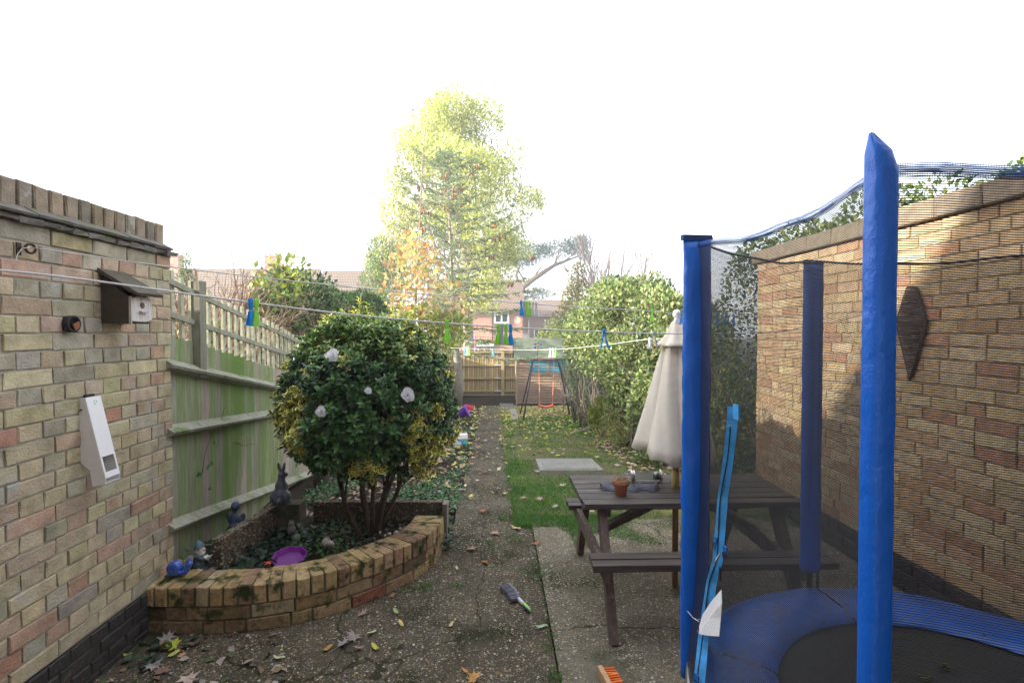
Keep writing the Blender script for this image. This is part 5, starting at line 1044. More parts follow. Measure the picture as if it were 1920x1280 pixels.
cover('corner_plants', 46, (-1.90, -1.72, 3.10, 3.5), lambda x, y: .20, [(.02, .045, .022), (.03, .07, .03)], .055, h=.12)
cover('kerb_ivy', 90, (-.42, -.33, 3.75, 4.15), lambda x, y: .02, [(.02, .06, .03), (.035, .09, .04)], .035, h=.18)
cover('wall_foot_weeds', 26, (-1.86, -1.60, 2.50, 2.76), lambda x, y: .01, [(.018, .04, .022), (.03, .06, .03)], .045, h=.03)
# ivy shoot on the fence
b = MB(); P = [(fx(3.4)+.04, 3.38, .72), (fx(3.4)+.04, 3.42, .85), (fx(3.5)+.04, 3.52, .96), (fx(3.6)+.03, 3.66, 1.02), (fx(3.7)+.03, 3.72, 1.10)]; iv = empty('ivy_shoot', P[0], 'thin ivy shoot growing up through the green fence boards', 'ivy')
b.tube(P, [.003, .002, .0018, .0015, .001], 5); b.build('stem', m_bark, iv)
Pn = np.array([(fx(3.4)+.055, 3.40, .74), (fx(3.4)+.05, 3.36, .72), (fx(3.4)+.05, 3.52, .86), (fx(3.4)+.05, 3.5, .88), (fx(3.4)+.05, 3.42, .60), (fx(3.4)+.06, 3.44, .76)]); IA = (Pn, np.array([(0.1, 1, .2), (0, -1, .1), (0, 1, -.3), (0, .2, 1), (.2, 1, -.3), (.1, .8, .5)]), np.tile([[1., 0, .5]], (6, 1)), np.array([.06, .05, .035, .03, .05, .04]), np.array([.045, .04, .03, .02, .04, .03]), pal(6, [(.04, .12, .03)]), pal(6, [(.045, .13, .03)]))
for i in range(6): V, F, C = variegated(*[q[i:i+1] for q in IA]); npmesh('leaf', V, F, C, m_leaf, iv)

# ---------------------------------------------------------------- hedges, shrubs and trees
def crown(name, blobs, n, size, cols, mat, parent=None, shell=.55, up=.3, aspect=.55, p=None, jit=.12, clump=.5, base_=.78):
    """leaf-sized faces through a set of ellipsoids [(centre, radii)]"""
    vol = np.array([b[1][0]*b[1][1]*b[1][2] for b in blobs])**(2/3); cnt = (vol/vol.sum()*n).astype(int); Ps, As = [], []
    for (c, r), m_ in zip(blobs, cnt):
        d = unit(NR.normal(size=(m_, 3))); q = np.where(NR.random(m_) < shell, NR.uniform(.85, 1.05, m_), NR.random(m_)**.4)*(1+lump(d, 4, int(abs(c[0]*10)) % 50)*.16)
        P = d*q[:, None]*np.array(r)+np.array(c); Ps.append(P); As.append(d*.6)
    P = np.concatenate(Ps); A = np.concatenate(As)+NR.normal(size=P.shape)*.6+np.array([0, 0, up]); P += NR.normal(size=P.shape)*jit*size
    hz = lump(P, 1.2/max(.3, size*6), 9); k = NR.random(len(P)) < base_+clump*hz; P, A, hz = P[k], A[k], hz[k]
    L = NR.uniform(.6, 1.35, len(P))*size; C = pal(len(P), cols, .22, p)*(1+.35*hz)[:, None]; N_ = np.array([0, 0, 1.])+NR.normal(size=P.shape)*.6
    V, F, C2 = kites(P, A, L, L*aspect, C, N_); return npmesh(name, V, F, C2, mat, parent)
def bl(u, v, r, Y, ry=None, rz=None): p = aty(u, v, Y); k = Y/960; return ((p[0], p[1], p[2]), (r*k, (ry if ry else r)*k, (rz if rz else r)*k))
IVY = [(.20, .28, .09), (.28, .36, .13), (.13, .20, .065), (.36, .42, .19), (.07, .12, .04), (.38, .36, .16)]
def branches(mb, base, tips, r0, seg=6, col=(1, 1, 1), wob=.1):
    for t in tips:
        a, c = Vector(base), Vector(t); L = (c-a).length; pts = [a]
        for i in range(1, 5): pts.append(a.lerp(c, i/5)+Vector((R.gauss(0, wob), R.gauss(0, wob), R.gauss(0, wob)))*L*.25)
        pts.append(c); mb.tube(pts, [r0*(1-.85*i/5) for i in range(6)], seg, col)
def twiggy(mb, p, d, L, r, depth, col=(1, 1, 1), spread=.5, up=.12):
    p = Vector(p); d = Vector(d).normalized(); q = [p]; n = 3
    for i in range(n): d = (d+Vector((R.gauss(0, .12), R.gauss(0, .12), R.gauss(0, .12)+up*.3))).normalized(); q.append(q[-1]+d*L/n)
    mb.tube(q, [r*(1-.5*i/n) for i in range(n+1)], 5 if depth > 1 else 3, col, cap=False)
    if depth > 0:
        for _ in range(R.choice((2, 3, 3))):
            s_ = q[R.choice((1, 2, 3))]; nd = (d+Vector((R.gauss(0, spread), R.gauss(0, spread), R.gauss(0, spread)+up))).normalized(); twiggy(mb, s_, nd, L*R.uniform(.5, .75), r*.5, depth-1, col, spread, up)
# ivy mound at the right
im = empty('ivy_mound', (2.3, 9.0, gz(0, 9)), 'big sunlit mound of pale green ivy in front of the shed on the right', 'ivy')
crown('leaves', [bl(1182, 600, 82, 9.2, 90, 80), bl(1120, 640, 62, 10.5, 80, 70), bl(1235, 620, 66, 8.2, 80, 80), bl(1200, 690, 78, 8.4, 70, 85), bl(1255, 700, 60, 7.4, 60, 80), bl(1150, 560, 40, 9.6), bl(1220, 550, 40, 9.2), bl(1290, 640, 70, 8), bl(1240, 770, 62, 7.4, 50, 70), bl(1180, 780, 44, 8.6, 40, 60), bl(1100, 600, 40, 11, 40, 36), bl(1230, 850, 40, 6.9, 40, 30)], 70000, .072, IVY, m_leaf, im, clump=1.0, base_=.75)
b = MB()
for (u0, v0, u1, v1, Y) in ((1088, 800, 1100, 660, 11), (1098, 790, 1086, 700, 11), (1108, 800, 1120, 650, 10.6), (1120, 810, 1108, 690, 10.4), (1138, 790, 1142, 660, 10), (1078, 780, 1092, 640, 12), (1128, 720, 1096, 640, 10.5), (1185, 860, 1200, 700, 7.6), (1165, 720, 1185, 620, 8.4)):
    a, c = aty(u0, v0, Y), aty(u1, v1, Y); a[2] = min(a[2], gz(0, Y)); branches(b, a, [c, c+np.array([R.uniform(-.2, .2), .1, -.15])], .022)
b.build('stems', m_bark, im, True)
hd = empty('dark_hedge', (2.5, 12.5, gz(0, 12)), 'shaded twiggy hedge beside the shed under the ivy mound', 'hedge')
crown('leaves', [bl(1100, 700, 34, 13, 60, 60), bl(1075, 680, 22, 15, 60, 50), bl(1120, 760, 36, 11.5, 50, 45), bl(1085, 740, 20, 14, 40, 40), bl(1098, 620, 36, 14, 60, 40), bl(1070, 610, 24, 15.5, 40, 30)], 9000, .07, [(.04, .08, .03), (.07, .11, .04), (.03, .055, .025), (.10, .14, .06)], m_leaf, hd)
b = MB()
for _ in range(26): x = R.uniform(1.95, 2.7); y = R.uniform(10.5, 15); twiggy(b, (x, y, gz(0, y)), (R.gauss(0, .2), 0, 1), .8, .018, 3)
b.build('stems', m_bark, hd)
ys_ = empty('yellow_shrub', tuple(ground_at(1130, 800)), 'small yellow green shrub at the foot of the ivy mound', 'shrub')
crown('leaves', [bl(1128, 772, 24, 9.2), bl(1135, 760, 18, 9.3), bl(1118, 785, 16, 9.1)], 2600, .05, [(.22, .26, .03), (.30, .32, .05), (.12, .18, .03)], m_leaf, ys_)
b = MB(); g_ = ground_at(1130, 800); branches(b, g_, [aty(1120, 770, 9.2), aty(1138, 762, 9.3)], .012); b.build('stem', m_bark, ys_)
st = empty('dry_stump_growth', tuple(ground_at(1145, 815)), 'sunlit tangle of dry pale brown stems on a stump by the lawn edge', 'dead plant')
b = MB(); g_ = ground_at(1145, 818)
for _ in range(60): twiggy(b, (g_[0]+R.gauss(0, .12), g_[1]+R.gauss(0, .1), g_[2]), (R.gauss(0, .5), R.gauss(0, .4), 1), .32, .008, 1, R.choice([(.36, .25, .14), (.28, .18, .10), (.42, .33, .2)]))
b.build('stems', m_vm, st); crown('leaves', [bl(1150, 790, 26, 8.2), bl(1160, 812, 22, 7.8)], 1400, .04, [(.25, .28, .08), (.35, .28, .12), (.15, .2, .05)], m_leaf, st)
hb = empty('boundary_hedge', (2.6, 6.4, gz(0, 6)), 'leafy dark hedge continuing past the end of the garage wall', 'hedge')
crown('leaves', [((2.62, 5.5, .5), (.28, .4, .9)), ((2.72, 5.5, 1.7), (.26, .45, .85)), ((2.6, 6.3, .3), (.35, .5, .7)), ((2.7, 6.6, 1.2), (.4, .6, .8)), ((2.55, 7.3, .3), (.35, .5, .7)), ((2.7, 5.25, 2.35), (.20, .3, .25))], 17000, .05, [(.06, .11, .04), (.09, .15, .05), (.12, .18, .07), (.04, .07, .03), (.28, .24, .05)], m_leaf, hb, p=[.25, .25, .2, .2, .1])
b = MB()
for _ in range(14): y = R.uniform(5.2, 7.4); twiggy(b, (2.65, y, gz(0, y)), (R.gauss(0, .15), 0, 1), 1.0, .02, 3)
b.build('stems', m_bark, hb)
ht_ = empty('wall_top_hedge', (3.3, 3.8, 2.3), 'sunlit hedge showing above the coping of the garage wall', 'hedge')
crown('leaves', [((3.15+.1*math.sin(i*2), 2.0+.42*i, 2.34+.13*math.sin(i*1.7)+.02*i), (.28, .33, .27)) for i in range(8)]+[((3.2, 5.2, 2.45), (.35, .4, .3))], 11000, .05, [(.10, .17, .05), (.14, .22, .06), (.07, .11, .035), (.24, .26, .06)], m_leaf, ht_)
b = MB()
for i in range(8): b.tube([(3.15, 2+.45*i, 0), (3.15, 2.05+.45*i, 1.3), (3.2, 2+.45*i, 2.4)], [.03, .025, .012], 6)
b.build('stems', m_bark, ht_)
# neighbour's side, left
tw = empty('twiggy_hedge', (-3.1, 5.5, 0), 'bare twiggy pinkish brown hedge behind the slatted trellis', 'hedge')
b = MB(); TWC = [(.36, .24, .17), (.27, .18, .13), (.46, .33, .24), (.20, .14, .10)]
for i in range(800):
    y = R.uniform(3.3, 8.6); x = fx(y)-R.uniform(.45, 1.9); twiggy(b, (x, y, R.uniform(.5, .75+min(.85, max(0, y-3.6)*.6))), (R.gauss(0, .5), R.gauss(0, .5), 1), R.uniform(.4, .62), .013, 2, R.choice(TWC), .6)
b.build('stems', m_vm, tw)
hn = 0
crown('leaves', [((fx(4)-.6, 4.2, 1.3), (.5, .9, .5)), ((fx(6)-.7, 6, 1.2), (.5, 1.2, .5))], 1800, .045, [(.10, .16, .04), (.25, .26, .05), (.06, .10, .03)], m_leaf, tw, shell=.2)
ls = empty('leafy_shrub', (-3.1, 7.6, -.2), 'sunlit leafy shrub with yellow green leaves leaning over the left fence', 'shrub')
crown('leaves', [bl(560, 560, 62, 7.6, 70, 50), bl(520, 590, 46, 6.6, 50, 46), bl(590, 580, 50, 8.2, 60, 50), bl(570, 620, 70, 7.6, 60, 45), bl(530, 530, 26, 7.2)], 8500, .075, [(.09, .16, .05), (.14, .23, .07), (.05, .09, .03), (.30, .36, .09), (.06, .11, .04)], m_leaf, ls, shell=.45, p=[.25, .2, .25, .1, .2])
crown('young_leaves', [bl(515, 545, 44, 6.5, 30, 50), bl(545, 510, 30, 7)], 420, .09, [(.28, .36, .07), (.38, .38, .06), (.2, .3, .06)], m_leaf, ls, shell=.8)
b = MB()
for _ in range(70): twiggy(b, (-2.9+R.gauss(0, .5), 7.3+R.gauss(0, .5), R.uniform(.1, 1)), (R.gauss(0, .5), R.gauss(0, .4), 1), .7, .014, 3, R.choice(TWC))
b.build('stems', m_vm, ls)
cc = empty('clipped_conifer', (-2.85, 11, -.5), 'round clipped dark green conifer behind the left fence', 'conifer')
P0 = aty(682, 588, 10.4); crown('needles', [((P0[0], 10.4, P0[2]-.02), (.46, .4, .46)), ((P0[0]-.42, 10.6, P0[2]-.0), (.5, .4, .42)), ((P0[0]-.1, 10.5, P0[2]-.9), (.5, .4, .8))], 26000, .05, [(.035, .085, .02), (.05, .12, .03), (.12, .20, .04)], m_leaf, cc, shell=.9, aspect=.5, p=[.5, .4, .1])
b = MB(); b.tube([(P0[0], 10.4, -.6), (P0[0], 10.4, 1.7)], .05, 7); b.build('trunk', m_bark, cc)
# orange maple saplings
sp_ = empty('maple_sapling', (-2.0, 12, gz(-2, 12)), 'slender pale stemmed saplings with orange and yellow autumn leaves', 'tree')
b = MB()
for (pts, r) in (([(742, 700), (738, 600), (735, 520), (733, 440), (741, 330)], .022), ([(775, 700), (778, 590), (783, 500), (788, 400), (792, 300), (800, 210)], .035), ([(790, 690), (793, 560), (800, 480), (806, 400)], .02), ([(728, 640), (705, 560), (682, 490), (668, 430)], .016), ([(800, 640), (830, 590), (868, 545), (900, 510)], .015), ([(735, 520), (715, 470), (706, 420)], .010), ([(738, 560), (765, 470), (770, 420)], .010), ([(790, 520), (820, 480), (850, 460)], .01)):
    q = [aty(u, v, 12+.1*i) for i, (u, v) in enumerate(pts)]; b.tube([Vector(x) for x in q], [r*(1-.8*i/(len(q)-1)) for i in range(len(q))], 6)
    for x in q[1:]:
        for _ in range(2): twiggy(b, x, (R.gauss(0, .8), R.gauss(0, .8), .8), .8, .008, 2)
b.build('trunk', m_palebark, sp_)
crown('leaves', [bl(775, 520, 62, 12, 60, 60), bl(805, 560, 66, 12, 60, 48), bl(760, 590, 40, 12), bl(850, 590, 44, 12.4, 40, 28), bl(780, 470, 40, 12)], 780, .14, [(.64, .42, .16), (.72, .54, .26), (.58, .30, .12), (.52, .50, .16), (.70, .62, .42)], m_far, sp_, shell=.2, aspect=.85)
crown('low_leaves', [bl(770, 610, 60, 12, 50, 36), bl(840, 620, 40, 12.2, 40, 36)], 1500, .11, [(.28, .32, .06), (.40, .42, .12), (.2, .26, .06)], m_far, sp_, shell=.3, aspect=.8)
# spruce
sc_ = empty('spruce_tree', (-1.35, 17, gz(0, 17)), 'tall sparse spruce with drooping grey green branches and brown cones', 'conifer')
b = MB(); base = Vector((-1.30, 17, gz(0, 17))); topp = Vector(aty(838, 290, 17)); b.tube([base, base.lerp(topp, .12)+Vector((.12, 0, 0)), base.lerp(topp, .3), base.lerp(topp, .6), topp], [.17, .14, .09, .05, .02], 9)
Vs = []; Cq = []; Pp = []; Aa = []; cones = []
for i in range(70):
    t = .20+.80*min(1, max(0, (i/70)**.9+R.uniform(-.02, .02))); s_ = base.lerp(topp, t); a = i*2.39+R.gauss(0, .3); L = (2.9*(1-t)**.6+.3)*R.choice((.35, .7, 1, 1, 1.15)); rise = .10+.7*t
    if t > .5: L *= 1.1
    p = s_.copy(); d = Vector((math.cos(a), math.sin(a), rise)).normalized(); q = [p.copy()]
    for k in range(8):
        d = (d+Vector((R.gauss(0, .07), R.gauss(0, .07), -.10 if k < 4 else .07))).normalized(); p = p+d*L/8; q.append(p.copy())
        m_ = int(5*L/3)+2
        for _ in range(m_):
            sd = Vector((-d.y, d.x, 0))*R.choice((-1, 1)); td = (d*.8+sd*R.uniform(.3, 1)+Vector((0, 0, R.uniform(-.55, .05)))).normalized(); tl_ = R.uniform(.22, .55)*(1-.05*k)
            for j in range(7):
                w_ = p+td*tl_*(j/7)
                for _2 in range(2): Pp.append(w_); Aa.append((td+Vector((R.gauss(0, .5), R.gauss(0, .5), R.gauss(0, .4)+.1))))
        if k > 4 and R.random() < (.45 if t > .45 else .12):
            for _ in range(R.choice((1, 2, 3))): cones.append(p+Vector((R.gauss(0, .08), R.gauss(0, .08), -.10)))
    b.tube(q, [.030*(1-k/9)*(1.3-t) for k in range(9)], 5, cap=False)
b.build('trunk', m_palebark, sc_, True); P = np.array([tuple(x) for x in Pp]); A = np.array([tuple(x) for x in Aa]); C = pal(len(P), [(.17, .23, .12), (.24, .30, .17), (.34, .40, .26), (.11, .16, .08)], .2)
V, F, C2 = kites(P, A, NR.uniform(.07, .14, len(P)), .022, C); npmesh('crown', V, F, C2, m_far, sc_)
b = MB(); b.ball((0, 0, 0), (.034, .034, .085), (.32, .14, .07), seg=7, rings=5); c0_ = b.build('cone', m_vm, sc_, True); c0_.data.transform(Matrix.Translation(off(sc_)))
for i, q in enumerate(cones[:100]):
    c_ = c0_ if i == 0 else c0_.copy()
    if i: sc.collection.objects.link(c_); c_.parent = sc_
    c_.location = q-off(sc_)
# the big yellow ash
ya_ = empty('ash_tree', (-1.5, 31, -1.3), 'very tall bright yellow green ash tree behind the spruce', 'tree')
AB = [(855, 250, 62), (900, 265, 52), (810, 255, 50), (920, 330, 52), (860, 340, 75), (800, 350, 60), (945, 400, 52), (890, 430, 78), (820, 440, 70), (960, 450, 42), (920, 500, 52), (860, 520, 60), (770, 430, 42), (780, 300, 40), (905, 545, 26), (850, 205, 36), (1000, 375, 18), (975, 430, 32), (760, 500, 42), (890, 215, 30), (815, 208, 24), (940, 300, 26), (905, 225, 42), (835, 228, 42), (950, 290, 40), (775, 310, 40), (1012, 385, 14), (745, 340, 26), (740, 400, 30), (765, 265, 26), (735, 460, 34), (715, 500, 28), (975, 360, 30), (990, 440, 22), (900, 540, 46)]
crown('crown', [bl(u, v, r, 31+R.uniform(-2, 2), r*1.2) for u, v, r in AB], 84000, .22, [(.52, .56, .15), (.66, .66, .22), (.40, .46, .12), (.74, .74, .40), (.30, .36, .10)], m_far, ya_, shell=.35, aspect=.42, clump=1.5, base_=.62)
b = MB(); base = Vector((-1.6, 31, -1.4)); b.tube([base, (-1.8, 31, 4), (-2.0, 31, 9), (-2.2, 31, 14)], [.38, .30, .2, .06], 9)
for (u, v, r) in AB: c = aty(u, v, 31); zz = R.uniform(.3, .75); branches(b, (-1.8, 31, 1+c[2]*zz*.8), [c], .10, wob=.12)
for _ in range(60): u, v, r = R.choice(AB); c = aty(u+R.uniform(-r, r)*.5, v+r*.3, 31); twiggy(b, c, (R.gauss(0, .6), R.gauss(0, .6), 1), 1.6, .035, 2)
b.build('trunk', m_palebark, ya_)
# hedge-like green tree left of the ash
gt = empty('green_conifer', (-5.3, 22, -1), 'feathery light green conifer at the left behind the saplings', 'conifer')
crown('crown', [bl(715, 480, 26, 22, 30, 36), bl(705, 530, 30, 22, 30, 36), bl(735, 540, 34, 22), bl(720, 580, 40, 21)], 6500, .17, [(.13, .20, .07), (.20, .28, .10), (.30, .36, .15)], m_far, gt, shell=.3, aspect=.3)
b = MB(); p = aty(718, 560, 22); b.tube([(p[0], 22, -1), (p[0], 22, 5.2)], [.15, .04], 7); b.build('trunk', m_bark, gt)
# leaning pine
pi_ = empty('leaning_pine', (2.0, 64, -2), 'leaning pine with a flat dark blue green crown right of the ash tree', 'pine tree')
b = MB(); q = [aty(u, v, 64) for u, v in ((925, 700), (940, 590), (965, 550), (1000, 523), (1040, 497), (1085, 480))]; b.tube([Vector(x) for x in q], [.62, .50, .42, .34, .22, .08], 8)
q2 = [aty(u, v, 64) for u, v in ((975, 545), (968, 515), (975, 500))]; b.tube([Vector(x) for x in q2], [.22, .17, .08], 6)
for (u0, v0, u1, v1) in ((1000, 523, 1020, 490), (1040, 497, 1050, 470), (985, 535, 960, 480), (1040, 497, 1090, 470), (960, 552, 1010, 560), (975, 545, 1030, 548)): branches(b, aty(u0, v0, 64), [aty(u1, v1, 64)], .17)
b.build('trunk', m_bark, pi_, True)
crown('crown', [bl(960, 485, 38, 64, 40, 14), bl(1000, 475, 36, 64, 40, 14), bl(1040, 468, 38, 64, 40, 14), bl(1078, 460, 26, 64, 30, 16), bl(1095, 472, 14, 64), bl(985, 494, 26, 64, 30, 9), bl(1010, 552, 32, 64, 30, 9), bl(965, 565, 26, 64, 30, 10), bl(1095, 452, 14, 64, 20, 9)], 11000, .46, [(.012, .045, .025), (.02, .07, .04), (.05, .10, .06)], m_far, pi_, shell=.3, aspect=.16)
# bare tree and ivy-clad small tree
bt = empty('bare_tree', (7.6, 35, -1.3), 'leafless pale tree with fine upright twigs right of the pine', 'tree')
b = MB(); p = aty(1150, 600, 35); b.tube([(p[0], 35, -1.3), (p[0], 35, 2.5)], [.28, .2], 8)
for k in range(15): twiggy(b, (p[0]+R.gauss(0, .3), 35, R.uniform(1.2, 3)), (R.gauss(0, .55), R.gauss(0, .4), 1), R.uniform(2.8, 4.4), .10, 5, spread=.38, up=.35)
b.build('trunk', M('grey_pink_bark', (.30, .24, .22), rough=.9), bt)
nt_ = empty('ivy_clad_tree', (4.4, 27, -1.3), 'narrow pointed tree with brownish yellow leaves behind the ivy mound', 'tree')
crown('crown', [bl(1080, 560, 26, 27, 26, 36), bl(1083, 520, 16, 27, 16, 26), bl(1070, 600, 32, 27, 26, 34), bl(1110, 585, 20, 27)], 5200, .15, [(.16, .17, .06), (.25, .22, .08), (.10, .12, .05), (.34, .30, .10)], m_far, nt_, shell=.35)
b = MB(); p = aty(1083, 600, 27); b.tube([(p[0], 27, -1.3), (p[0], 27, 5.3)], [.2, .03], 7); b.build('trunk', m_bark, nt_)
fs = empty('far_shrub', (3.6, 26, -1.3), 'light yellow green shrubs behind the shed roof', 'shrub')
crown('crown', [bl(1040, 620, 22, 26, 20, 22), bl(1018, 632, 12, 26), bl(1055, 640, 26, 25)], 3000, .12, [(.25, .32, .08), (.34, .36, .10), (.16, .22, .06)], m_far, fs, shell=.3)
b = MB(); p = aty(1040, 640, 26); branches(b, (p[0], 26, -1.3), [aty(1040, 620, 26), aty(1020, 630, 26)], .05); b.build('stem', m_bark, fs)
lc = empty('spindly_conifer', (-3.4, 5.4, 0), 'small spindly green conifer tip beside the far chimney above the trellis', 'conifer')
crown('crown', [bl(348, 500, 9, 9, 9, 26), bl(352, 520, 16, 9, 10, 12)], 700, .06, [(.10, .18, .07), (.16, .24, .09)], m_leaf, lc, aspect=.25)
b = MB(); p = aty(349, 520, 9); b.tube([(p[0], 9, -.4), (p[0], 9, 2.9)], [.03, .008], 5); b.build('trunk', m_bark, lc)

# ---------------------------------------------------------------- houses beyond
m_red = M('red_brick_far', (.50, .20, .12), (.40, .15, .09), 3, .9); t = m_red.node_tree
br_ = t.nodes.new('ShaderNodeTexBrick'); br_.inputs['Scale'].default_value = 1; br_.inputs['Brick Width'].default_value = .225; br_.inputs['Row Height'].default_value = .075; br_.inputs['Mortar Size'].default_value = .012
br_.inputs['Color1'].default_value = (.55, .22, .13, 1); br_.inputs['Color2'].default_value = (.42, .15, .09, 1); br_.inputs['Mortar'].default_value = (.5, .42, .35, 1)
tc_ = t.nodes.new('ShaderNodeTexCoord'); mp_ = t.nodes.new('ShaderNodeMapping'); mp_.inputs['Rotation'].default_value = (PI/2, 0, 0); t.links.new(tc_.outputs['Object'], mp_.inputs[0]); t.links.new(mp_.outputs[0], br_.inputs[0]); t.links.new(br_.outputs[0], t.nodes['Principled BSDF'].inputs['Base Color'])
m_roof = M('brown_roof_tile', (.24, .16, .11), (.17, .12, .09), 2, .9); t = m_roof.node_tree
wv_ = t.nodes.new('ShaderNodeTexBrick'); wv_.inputs['Scale'].default_value = 1; wv_.inputs['Brick Width'].default_value = .26; wv_.inputs['Row Height'].default_value = .28; wv_.inputs['Mortar Size'].default_value = .035; wv_.inputs['Color1'].default_value = (.27, .18, .13, 1); wv_.inputs['Color2'].default_value = (.21, .15, .11, 1); wv_.inputs['Mortar'].default_value = (.06, .05, .04, 1)
tc_ = t.nodes.new('ShaderNodeTexCoord'); t.links.new(tc_.outputs['Object'], wv_.inputs[0]); t.links.new(wv_.outputs[0], t.nodes['Principled BSDF'].inputs['Base Color'])
HY = 45; gH = -1.5
def X(u, Y=HY): return (u-930)/960*Y
def Z(v, Y=HY): return 1.65-(v-620)/960*Y
rh = empty('red_brick_house', (X(940), HY, gH), 'red brick house with white framed window beyond the end fence', 'house')
b = MB(); b.box(((X(800)+X(980))/2, HY+4, (Z(583)+gH)/2), (X(980)-X(800), 8, Z(583)-gH)); b.build('wall', m_red, rh)
b = MB(); b.prism([(X(796), HY-.4, Z(582)), (X(984), HY-.4, Z(582)), (X(984), HY+4, Z(582)+3.0), (X(796), HY+4, Z(582)+3.0)], (0, 0, 0), (0, .0, .12)); b.prism([(X(796), HY+8.4, Z(582)), (X(984), HY+8.4, Z(582)), (X(984), HY+4, Z(582)+3.0), (X(796), HY+4, Z(582)+3.0)], (0, 0, 0), (0, 0, .12)); b.build('roof', m_roof, rh)
b = MB(); b.box(((X(796)+X(984))/2, HY-.46, Z(582)), (X(984)-X(796), .12, .14), col=(.03, .03, .03)); b.tube([(X(923.5), HY-.1, Z(583)), (X(923.5), HY-.1, gH)], .06, 6, (.04, .04, .04)); b.build('gutter', m_vc, rh)
mgl = M('window_glass', (.05, .07, .09), rough=.08, var=.1)
for (u0, u1, v0, v1, k) in ((928, 953, 582, 605, 2), (885, 920, 650, 672, 3)):
    b = MB(); b.box(((X(u0)+X(u1))/2, HY-.02, (Z(v0)+Z(v1))/2), (X(u1)-X(u0)-.04, .03, Z(v0)-Z(v1)-.04)); wi = b.build('window', mgl, rh)
    b = MB(); W_ = X(u1)-X(u0); H_ = Z(v0)-Z(v1)
    for i in range(k+1): b.box((X(u0)+W_*i/k, HY-.07, (Z(v0)+Z(v1))/2), (.13, .08, H_+.1), col=(.8, .8, .8))
    for z in (Z(v0), Z(v1)): b.box(((X(u0)+X(u1))/2, HY-.072, z), (W_+.16, .08, .13), col=(.8, .8, .8))
    if k == 2: b.box((X(u0)+W_*.25, HY-.072, Z(v0)-H_*.36), (W_*.5, .08, .09), col=(.8, .8, .8))
    b.build('frame', m_vc, wi)
b = MB(); b.box(((X(926)+X(955))/2, HY-.08, Z(607)), (X(955)-X(926), .16, .08), col=(.35, .12, .09)); b.build('sill', m_vc, rh)
b = MB(); b.box((X(903), HY-1.0, Z(646)), (X(922)-X(876), 2.0, .16), col=(.75, .75, .75)); b.build('canopy', m_vc, rh)
b = MB(); b.lathe([(0, 0), (.18, .03), (.30, .08)], (X(970), HY-.5, Z(599)), 20, (.30, .27, .22), rot=RX(PI/2+.3)@RY(-.5)); b.tube([(X(970), HY-.5, Z(599)), (X(972), HY, Z(602))], .03, 5, (.4, .4, .4)); b.build('satellite_dish', m_vc, rh, True)
h2 = empty('tile_hung_house', (X(1015, 52), 52, gH), 'pale tile hung house with white pipes right of the red brick house', 'house')
b = MB(); b.box(((X(978, 52)+X(1090, 52))/2, 56, (Z(592, 52)+gH)/2), (X(1090, 52)-X(978, 52), 8, Z(592, 52)-gH)); b.build('wall', M('tan_tiles', (.42, .32, .26), (.34, .26, .21), 5, .9), h2)
b = MB(); b.prism([(X(974, 52), 51.5, Z(592, 52)), (X(1094, 52), 51.5, Z(592, 52)), (X(1094, 52), 56, Z(560, 52)), (X(974, 52), 56, Z(560, 52))], (0, 0, 0), (0, 0, .12)); b.build('roof', m_roof, h2)
b = MB()
for i in range(12): b.box(((X(980, 52)+X(1088, 52))/2, 51.97, Z(598+i*3, 52)), (X(1088, 52)-X(980, 52), .06, .04), col=(.28, .21, .17))
b.build('tile_courses', m_vc, h2)
b = MB(); b.tube([(X(991, 52), 51.9, Z(600, 52)), (X(991, 52), 51.9, gH)], .07, 6, (.75, .75, .75)); b.tube([(X(1022, 52), 51.9, Z(600, 52)), (X(1022, 52), 51.9, gH)], .07, 6, (.75, .75, .75)); b.build('pipe', m_vc, h2)
b = MB(); b.box((X(1014, 52), 51.95, Z(630, 52)), (1.3, .1, 1.2)); wi = b.build('window', mgl, h2); b = MB()
for dx in (-.65, 0, .65): b.box((X(1014, 52)+dx, 51.88, Z(630, 52)), (.12, .08, 1.3), col=(.8, .8, .8))
b.build('frame', m_vc, wi)
b = MB(); b.lathe([(0, 0), (.22, .03), (.34, .10)], (X(985, 52), 51.5, Z(627, 52)), 20, (.75, .75, .75), rot=RX(PI/2+.3)); b.build('satellite_dish', m_vc, h2, True)
for i, (u, lab) in enumerate(((864, 'left pink padded pole standing behind the end fence'), (891, 'right pink padded pole standing behind the end fence'))):
    b = MB(); x = X(u, 27); b.tube([(x, 27, -1.2), (x, 27, Z(630, 27))], .055, 8, (.55, .14, .28)); o = b.build('pink_pole', m_vc, None, True); tag(o, lab, 'pole', 'pink poles beyond the end fence')
b = MB(); b.tube([(X(840, 27), 27.05, Z(636, 27)), (X(891, 27), 27.05, Z(630, 27)), (X(930, 27), 27.6, Z(634, 27))], .012, 4, (.2, .1, .15)); o = b.build('pole_cord', m_vc); tag(o, 'thin dark cord strung between the pink poles', 'cord')
